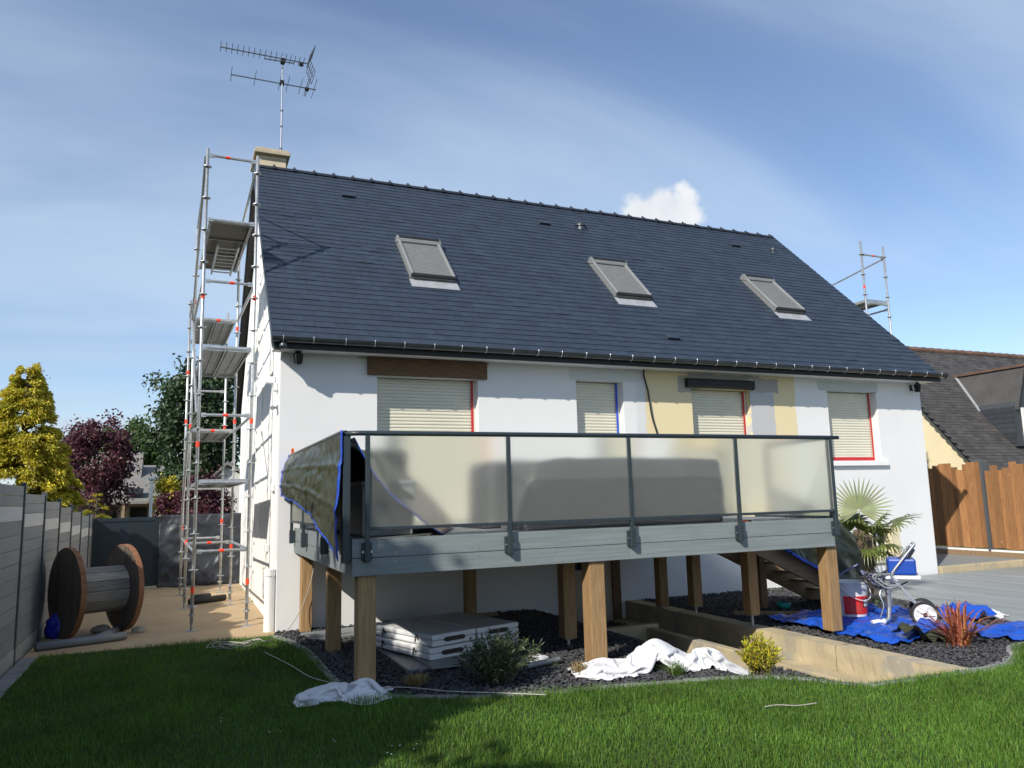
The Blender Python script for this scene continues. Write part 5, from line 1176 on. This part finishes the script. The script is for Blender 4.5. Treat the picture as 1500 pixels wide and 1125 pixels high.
# trees behind the fence and the gate
conifer('golden_conifer', 'golden yellow conifer growing behind the grey slatted fence', (-4.75, 10.2, 0), 5.4, 1.75, 330, 330, 'leaf_gold', 4, power=.86)
conifer('golden_conifer', 'small golden conifer low behind the gate beside the purple tree', (-3.35, 12.6, 0), 2.2, .85, 70, 160, 'leaf_gold', 14)
tree('purple_plum_tree', 'purple leaved plum tree beside the golden conifer', 'tree', (-3.75, 16.5, 0), 4.6, (0, 0, 3.2), (1.15, 1.1, 1.35), 90, 11000, .12, 'leaf_purple', 21, .10, .34)
tree('purple_plum_tree', 'low purple leaved tree seen through the scaffold legs', 'tree', (-.75, 16.0, 0), 2.7, (0, 0, 1.75), (.95, 1.0, .85), 70, 8000, .12, 'leaf_purple', 25, .08, .32)
tree('golden_shrub', 'bright yellow shrub beyond the gate beside the white lamp post', 'shrub', (-1.68, 17.0, 0), 2.7, (0, 0, 2.0), (.35, .35, .65), 30, 2600, .10, 'leaf_gold', 27, .04, .22)
tree('leafy_tree', 'tall green tree behind the scaffold tower', 'tree', (-.6, 27.0, 0), 8.6, (0, 0, 5.3), (2.0, 2.0, 2.9), 150, 17000, .22, 'leaf_dark', 31, .22, .62)
tree('leafy_tree', 'lighter green tree left of the tall one beyond the gate', 'tree', (-4.4, 46.0, 0), 7.5, (0, 0, 5.0), (2.3, 2.2, 2.3), 90, 9000, .28, 'leaf_green', 33, .18, .6)
tree('leafy_tree', 'round green tree behind the far brown house', 'tree', (-8.2, 48.0, 0), 6.0, (0, 0, 4.2), (2.4, 2.2, 1.8), 80, 7000, .24, 'leaf_green', 35, .16, .55)
# neighbouring trees beyond the fence that shade the lawn
SHADE = 'garden trees beyond the fence that shade the lawn'
tree('garden_tree', 'tallest dense garden tree beyond the fence, shading the deck corner', 'tree', (-6.0, -8.4, 0), 6.2, (0, 0, 3.6), (1.0, 1.2, 2.6), 420, 36000, .27, 'leaf_dark', 51, .16, .42, SHADE)
tree('garden_tree', 'dense garden tree beyond the fence, second from the drive', 'tree', (-6.0, -6.3, 0), 5.8, (0, 0, 3.2), (1.0, 1.2, 2.5), 420, 34000, .27, 'leaf_dark', 53, .14, .45, SHADE)
tree('garden_tree', 'broad garden tree beyond the fence, farthest from the drive', 'tree', (-6.0, -11.2, 0), 5.4, (0, 0, 2.75), (1.2, 1.9, 2.3), 420, 34000, .27, 'leaf_dark', 55, .16, .45, SHADE)
hg = thing('tall_hedge', 'tall evergreen hedge beyond the slatted fence beside the drive', 'hedge', (-5.4, 0, 0)); rg = np.random.default_rng(57)
mb = MB()
for k in range(19): y_ = -4.2 + k * .5; mb.tube([(0, y_, 0), (.05, y_ + .1, 2.0), (0, y_, 3.6)], [.05, .04, .01], 5)
mb.build('stems', 'bark', hg, fix=False)
n = 42000; yy = rg.uniform(-4.5, 5.2, n); top = 3.86 + .16 * np.sin(yy * 2.1) + .1 * np.sin(yy * 5.3 + 1); zz_ = top * rg.uniform(.02, 1, n) ** .8; ww = .5 * np.clip((top - zz_) / .5, .25, 1)
C_ = np.stack([rg.uniform(-1, 1, n) * ww, yy + rg.normal(0, .05, n), zz_], 1)
link('foliage', leaves_mesh('foliage', C_, rdir(rg, n, .2), rg.uniform(.12, .24, n), rg.uniform(.04, .08, n), 'leaf_dark', rg), hg)
# shrubs in the bed
def shrub(name, label, loc, nst, h, spread, per, leaf, wid, mat, seed, updir=.9, droop=.15, jitter=.5):
    rng = np.random.default_rng(seed); t = thing(name, label, 'shrub', loc); mb = MB(); C_ = []; D = []
    for k in range(nst):
        a_ = rng.uniform(0, 6.28); tl = rng.uniform(.0, 1) ** .6 * spread; hh = h * rng.uniform(.55, 1.0) * (1 - .35 * (tl / spread) ** 2); b0 = V(rng.normal(0, .05), rng.normal(0, .05), 0)
        e = V(math.cos(a_) * tl, math.sin(a_) * tl, hh); m_ = b0.lerp(e, .5) + V(math.cos(a_) * tl * .1, math.sin(a_) * tl * .1, hh * .1); mb.tube([b0, m_, e], [.005, .004, .0015], 4, caps=False)
        for j in range(per):
            u = .18 + .82 * (j + rng.random()) / per; p = b0.lerp(m_, u * 2) if u < .5 else m_.lerp(e, u * 2 - 1); ax = (e - b0).normalized()
            C_.append(p + V(*rng.normal(0, .006, 3))); dd = Vector(rng.normal(0, 1, 3)) * jitter + ax * updir; D.append(dd.normalized())
    mb.build('stems', 'bark', t, fix=False); n = len(C_)
    link('foliage', leaves_mesh('foliage', np.array(C_), np.array(D), rng.uniform(.7, 1.3, n) * leaf, rng.uniform(.8, 1.2, n) * wid, mat, rng, droop), t); return t
shrub('leafy_shrub', 'grey-green leafy shrub with narrow leaves before the folding tables', (1.60, -4.15, 0), 110, .50, .42, 26, .06, .0075, 'leaf_bush', 61, .8, .1, .55)
s_ = shrub('yellow_shrub', 'small bright yellow-green shrub at the end of the white dust sheet', (3.98, -5.0, -.03), 120, .40, .22, 26, .035, .0075, 'leaf_yellow', 63, .9, .0, .5)
shrub('small_weed', 'small green weed in the shade below the stair', (7.6, -2.75, 0), 14, .3, .2, 10, .05, .008, 'leaf_bush', 65)
shrub('small_weed', 'low green weed in the shade of the upper bed beside the stair foot', (7.9, -2.95, 0), 12, .22, .2, 10, .05, .008, 'leaf_bush', 66)
def tuft(name, label, loc, n, h, spread, w, mat, seed, stiff=.5, cat='grass tuft'):
    rng = np.random.default_rng(seed); t = thing(name, label, cat, loc); vs = []; fs = []
    for k in range(n):
        a_ = rng.uniform(0, 6.28); tl = rng.uniform(.1, 1.0) * spread; hh = h * rng.uniform(.6, 1.0) * (1.15 - .5 * tl / spread); b0 = V(rng.normal(0, .03), rng.normal(0, .03), 0) * (1 + spread); ww = w * rng.uniform(.7, 1.3)
        sd_ = V(-math.sin(a_), math.cos(a_), 0) * ww; q = len(vs); d_ = V(math.cos(a_), math.sin(a_), 0)
        for u in (0, .35, .7, .9, 1.0):
            p = b0 + d_ * tl * (u ** (1 + stiff)) + V(0, 0, hh * (u - (1 - stiff) * .45 * u ** 3)); f_ = (.75, 1.0, .8, .4, .02)[(0, .35, .7, .9, 1.0).index(u)]
            vs += [p - sd_ * f_, p + sd_ * f_]
        fs += [(q + 2 * i, q + 2 * i + 1, q + 2 * i + 3, q + 2 * i + 2) for i in range(4)]
    link('blades', npmesh('blades', np.array([tuple(v) for v in vs]), np.array(fs), mat), t); return t
tuft('straw_tuft', 'dry brown grass tuft between the post and the leafy shrub', (.86, -3.86, 0), 170, .17, .20, .003, 'straw', 71, .25)
tuft('straw_tuft', 'dry brown grass tuft at the foot of the sunlit post', (2.42, -4.2, 0), 120, .18, .15, .003, 'straw', 72, .35)
tuft('green_tuft', 'green grass tuft before the long white dust sheet', (3.2, -4.72, 0), 130, .20, .20, .003, 'tuft_green', 73, .4)
tuft('spiky_flax', 'red and orange spiky flax plant in the slate gravel', (6.70, -5.05, -.01), 105, .74, .60, .010, 'flax_red', 75, .22, 'plant')
tuft('green_tuft', 'sparse grass blades on the gravel behind the leafy shrub', (2.35, -3.75, 0), 40, .12, .22, .002, 'tuft_green', 77, .4)
# fan palm
pl = thing('fan_palm', 'small fan palm with shaggy trunk beside the basement window', 'palm', (9.25, -1.45, 0))
mb = MB(); mb.tube([(0, 0, 0), (.02, 0, .4), (.0, .0, .8), (.02, .02, 1.05)], [.13, .15, .17, .10], 14); mb.build('trunk', 'palm_trunk', pl, smooth=True)
rng = np.random.default_rng(80); C_ = []; D = []
for k in range(900):
    a_ = rng.uniform(0, 6.28); z = rng.uniform(.02, 1.0); r_ = .14 + .04 * z; C_.append((r_ * math.cos(a_), r_ * math.sin(a_), z)); dd = V(math.cos(a_) * .7, math.sin(a_) * .7, rng.choice([-.9, .5])); D.append(tuple(dd.normalized()))
link('trunk_fibre', leaves_mesh('trunk_fibre', np.array(C_), np.array(D), rng.uniform(.04, .10, 900), rng.uniform(.003, .007, 900), 'palm_trunk', rng), pl)
def frond(az, el, L_, fr, seed, droop=0.0):
    rg = np.random.default_rng(seed); d = V(math.cos(az) * math.cos(el), math.sin(az) * math.cos(el), math.sin(el)); sd_ = V(-math.sin(az), math.cos(az), 0); up_ = sd_.cross(d) * -1; b0 = V(.01, .01, .98); e = b0 + d * L_
    e.z -= droop * .15
    f = MB().tube([b0, b0.lerp(e, .5) + V(0, 0, .03), e], [.012, .009, .006], 5).build('frond', 'palm_leaf', pl)
    vs = []; fs = []; n = 30
    for k in range(n):
        th_ = math.radians(-125 + 250 * k / (n - 1)); dd = (d * math.cos(th_) + sd_ * math.sin(th_)).normalized(); ll = fr * (1 - .22 * (abs(th_) / 2.2) ** 2) * rg.uniform(.9, 1.05); w = sd_ * math.cos(th_) - d * math.sin(th_); q = len(vs)
        for u, ww in ((.04, .006), (.4, .019), (.7, .014), (.88, .008), (1, .001)):
            p = e + dd * ll * u + V(0, 0, -(.05 + droop * .35) * ll * u ** 3 * (.5 + rg.random())) + up_ * .06 * ll * math.cos(th_) * u
            vs += [p - w * ww, p + w * ww]
        fs += [(q + 2 * i, q + 2 * i + 1, q + 2 * i + 3, q + 2 * i + 2) for i in range(4)]
    link('leaflets', npmesh('leaflets', np.array([tuple(v) for v in vs]), np.array(fs), 'palm_leaf'), f)
for k, (az, el, L_, fr, dr_) in enumerate(((41, 78, .38, .60, -.1), (-28, 24, .60, .52, .45), (-150, 35, .42, .42, .8), (170, 18, .5, .42, 1.0), (-100, 30, .40, .40, .9), (60, 40, .45, .42, .6), (-70, 5, .35, .38, 1.3), (20, 10, .42, .4, 1.1), (120, 30, .4, .4, .8), (-125, -5, .36, .36, 1.3), (-40, 45, .34, .40, .5), (-10, -12, .34, .36, 1.4))):
    frond(math.radians(az), math.radians(el), L_, fr, 90 + k, dr_)

# ================================================================== RIGHT: WOODEN FENCE, NEIGHBOUR
wf = thing('wooden_fence', 'brown vertical board fence with uneven top beyond the terrace', 'fence', (15.85, 1.0, 0))
def fboards(ya, yb, dirn):
    y = ya; k = 0
    while (y - yb) * dirn < 0:
        w = R.uniform(.13, .17); lay = k % 2; zt = 2.06 + R.choice((0, .05, .12, .18, .22)) + .01 * k * 0; zz0 = .30 + R.uniform(-.02, .02)
        MB().box(-.012 - lay * .022, .008 - lay * .022, min(y, y + dirn * w) - .012, max(y, y + dirn * w) + .012, zz0, zt).build('fence_board', 'fence_wood', wf, bevel=.003); y += dirn * w; k += 1
fboards(.05, 3.6, 1); fboards(-.06, -3.4, -1)
for yy in (0, 1.9, -1.9): MB().box(-.06 if yy == 0 else .01, .05, yy - .03, yy + .03, .0, 2.28 if yy == 0 else 2.0).build('fence_post', 'fence_post', wf, bevel=.004)
for z in (.6, 1.8):
    for a, b in ((-3.4, -.06), (.06, 3.6)): MB().box(.012, .05, a, b, z - .04, z + .04).build('rail', 'fence_wood', wf)
MB().box(-.05, .02, -3.6, 3.8, .236, .275).build('base_rail', 'white_trim', wf); MB().box(-.12, .06, -3.6, 3.8, 0, .235).build('base_kerb', 'plank_wood', wf)
nh = thing('neighbour_house', 'cream neighbouring house with old grey slate roof and dormer beyond the wooden fence', 'house', (20, 0, 0))
k_ = 1.2; ny, nz_ = 7.6, 6.5
MB().prism([(3.15, 0), (12.05, 0), (12.05, 1.2), (ny, nz_ - .12), (3.15, 1.16)], 0, .15, .45).build('gable_wall', 'cream_render', nh)
MB().box(.46, 14, 3.2, 3.5, 0, 1.1).build('wall', 'cream_render', nh)
nro = MB().prism([(2.6, nz_ - (ny - 2.6) * k_), (ny, nz_), (12.6, nz_ - 5 * k_), (12.6, nz_ - 5 * k_ - .12), (ny, nz_ - .14), (2.6, nz_ - (ny - 2.6) * k_ - .12)], 0, 0, 16).build('roof', 'black_board', nh)
vs = []; fs = []; sl2 = Vector((0, 5.0, 6.0)).normalized(); nn2 = Vector((0, -sl2.z, sl2.y)); rg = np.random.default_rng(99)
L3 = math.hypot(5, 6)
for i in range(int(L3 / .13)):
    x = -.03 - (.12 if i % 2 else 0)
    while x < 16:
        s = i * .13; p = Vector((x, 2.6, nz_ - 6.0)) + sl2 * s + nn2 * (.012 + rg.uniform(0, .006)); q = p + sl2 * .15 - nn2 * .009; k = len(vs)
        vs += [tuple(p), tuple(p + V(.235, 0, 0)), tuple(q + V(.235, 0, 0)), tuple(q), tuple(p - nn2 * .012), tuple(p + V(.235, 0, 0) - nn2 * .012)]; fs += [(k, k + 1, k + 2, k + 3), (k + 4, k + 5, k + 1, k)]; x += .24
tag(link('slates', npmesh('slates', np.array(vs), np.array(fs), 'old_slate'), nro), kind='stuff')
for k in range(38): MB().tube([(.0 + k * .4, ny, nz_ + .0), (.38 + k * .4, ny, nz_ + .012)], [.10, .115], 10).build('ridge_tile', 'ridge_brown', nro)
MB().prism([(2.6, nz_ - 6.0 - .16), (2.6, nz_ - 6.0 + .02), (ny, nz_ + .02), (ny, nz_ - .16)], 0, -.02, -.002).build('rake_board', 'black_board', nro)
# dormer
dor = MB().prism([(2.45, 2.9), (4.3, 2.9), (4.3, 4.15), (3.1, 5.2), (2.45, 4.15)], 1, 4.45, 6.6).build('dormer', 'slate_clad', nh)
MB().prism([(2.47, 4.12), (2.97, 5.42), (4.7, 4.12), (4.7, 4.03), (2.97, 5.32), (2.47, 4.03)], 1, 4.32, 6.75).build('dormer_roof', 'old_slate', dor)
for k in range(7): MB().box(2.43, 2.449, 4.47, 6.2, 3.0 + k * .16, 3.0 + k * .16 + .152).build('cladding_row', 'slate_clad', dor)
MB().bar((2.97, 4.3, 5.44), (2.97, 6.7, 5.44), .16, .08).build('ridge_tile', 'ridge_brown', dor); MB().bar((2.45, 5.55, 4.10), (2.95, 6.66, 5.42), .10, .03).build('valley', 'lead', dor)
MB().box(2.75, 4.2, 4.40, 4.449, 3.0, 4.1).build('window', 'white_trim', dor)
# far house and its garden lamp
fh = thing('far_house', 'low brown house with grey roof beyond the gate', 'house', (-3.4, 30, 0))
MB().box(-3, 2.2, 0, 6, 0, 1.9).build('wall', 'far_wall', fh)
MB().prism([(-.6, 1.85), (-.6, 1.98), (2.2, 3.0), (5.5, 3.95), (9, 2.0), (9, 1.85)], 0, -3.4, 2.3).build('roof', 'far_roof', fh)
MB().prism([(2.5, 2.9), (6.0, 2.9), (4.4, 4.6)], 0, -2.2, .2).build('upper_roof', 'far_roof', fh)
for x in (-2.2, -1.0, .3, 1.4):
    w_ = MB().box(x - .42, x + .42, -.03, -.002, .3, 1.75).build('window', 'bark', fh); MB().box(x - .36, x + .36, -.04, -.0305, .36, 1.69).build('pane', 'dark_glass', w_)
for x in (-2.8, -.35, 2.0): MB().box(x - .07, x + .07, -.55, -.42, 0, 1.86).build('porch_post', 'far_wall', fh)
sk = MB().box(-.3, .45, .55, 1.3, 2.40, 2.48).build('roof_light', 'black_board', fh); sk.rotation_euler = (math.radians(20), 0, 0); sk.location = (0, -.05, -.18)
f2 = thing('far_house', 'white gabled house glimpsed behind the scaffold platform', 'house', (.3, 24, 0))
MB().prism([(-1.2, 0), (2.5, 0), (2.5, 1.9), (.2, 3.35), (-1.2, 1.9)], 1, 0, 5).build('wall', 'far_white', f2); MB().prism([(-1.5, 1.85), (.2, 3.55), (2.9, 1.85), (2.9, 1.72), (.2, 3.4), (-1.5, 1.72)], 1, -.25, 5.2).build('roof', 'far_roof', f2)
lp = thing('lamp_post', 'slim white lamp post standing beyond the gate', 'lamp post', (-2.0, 12, 0)); MB().tube([(0, 0, 0), (0, 0, 2.42)], [.05, .035], 10).build('pole', 'white_trim', lp); MB().lathe([(.03, 2.40), (.09, 2.44), (.11, 2.48), (.03, 2.52)], n=12).build('lamp_head', 'white_trim', lp)
# small birds high over the roof
for i, (p, s_, lab) in enumerate((((16.5, 20, 13.2), .30, 'dark bird in flight over the right half of the slate roof'), ((7.5, 24, 16.0), .2, 'tiny bird high above the middle of the ridge'), ((2.5, 24, 13.6), .16, 'tiny bird low over the ridge beside the chimney'))):
    b_ = thing('bird', lab, 'bird', p, .5 + i); MB().lathe([(.01, -.5), (.08, -.3), (.12, 0), (.08, .3), (.02, .5)], n=8).build('body', 'bird', b_, smooth=True)
    for sg in (-1, 1): MB().add([(0, 0, -.12), (0, 0, .15), (sg * .5, .25, .1), (sg * 1.0, .2, -.15), (0, .02, 0)], [(0, 1, 2), (0, 2, 3), (0, 4, 2)]).build('wing', 'bird', b_, fix=False)
    b_.rotation_euler = (math.pi / 2, 0, .6 + i); b_.scale = (s_, s_, s_)
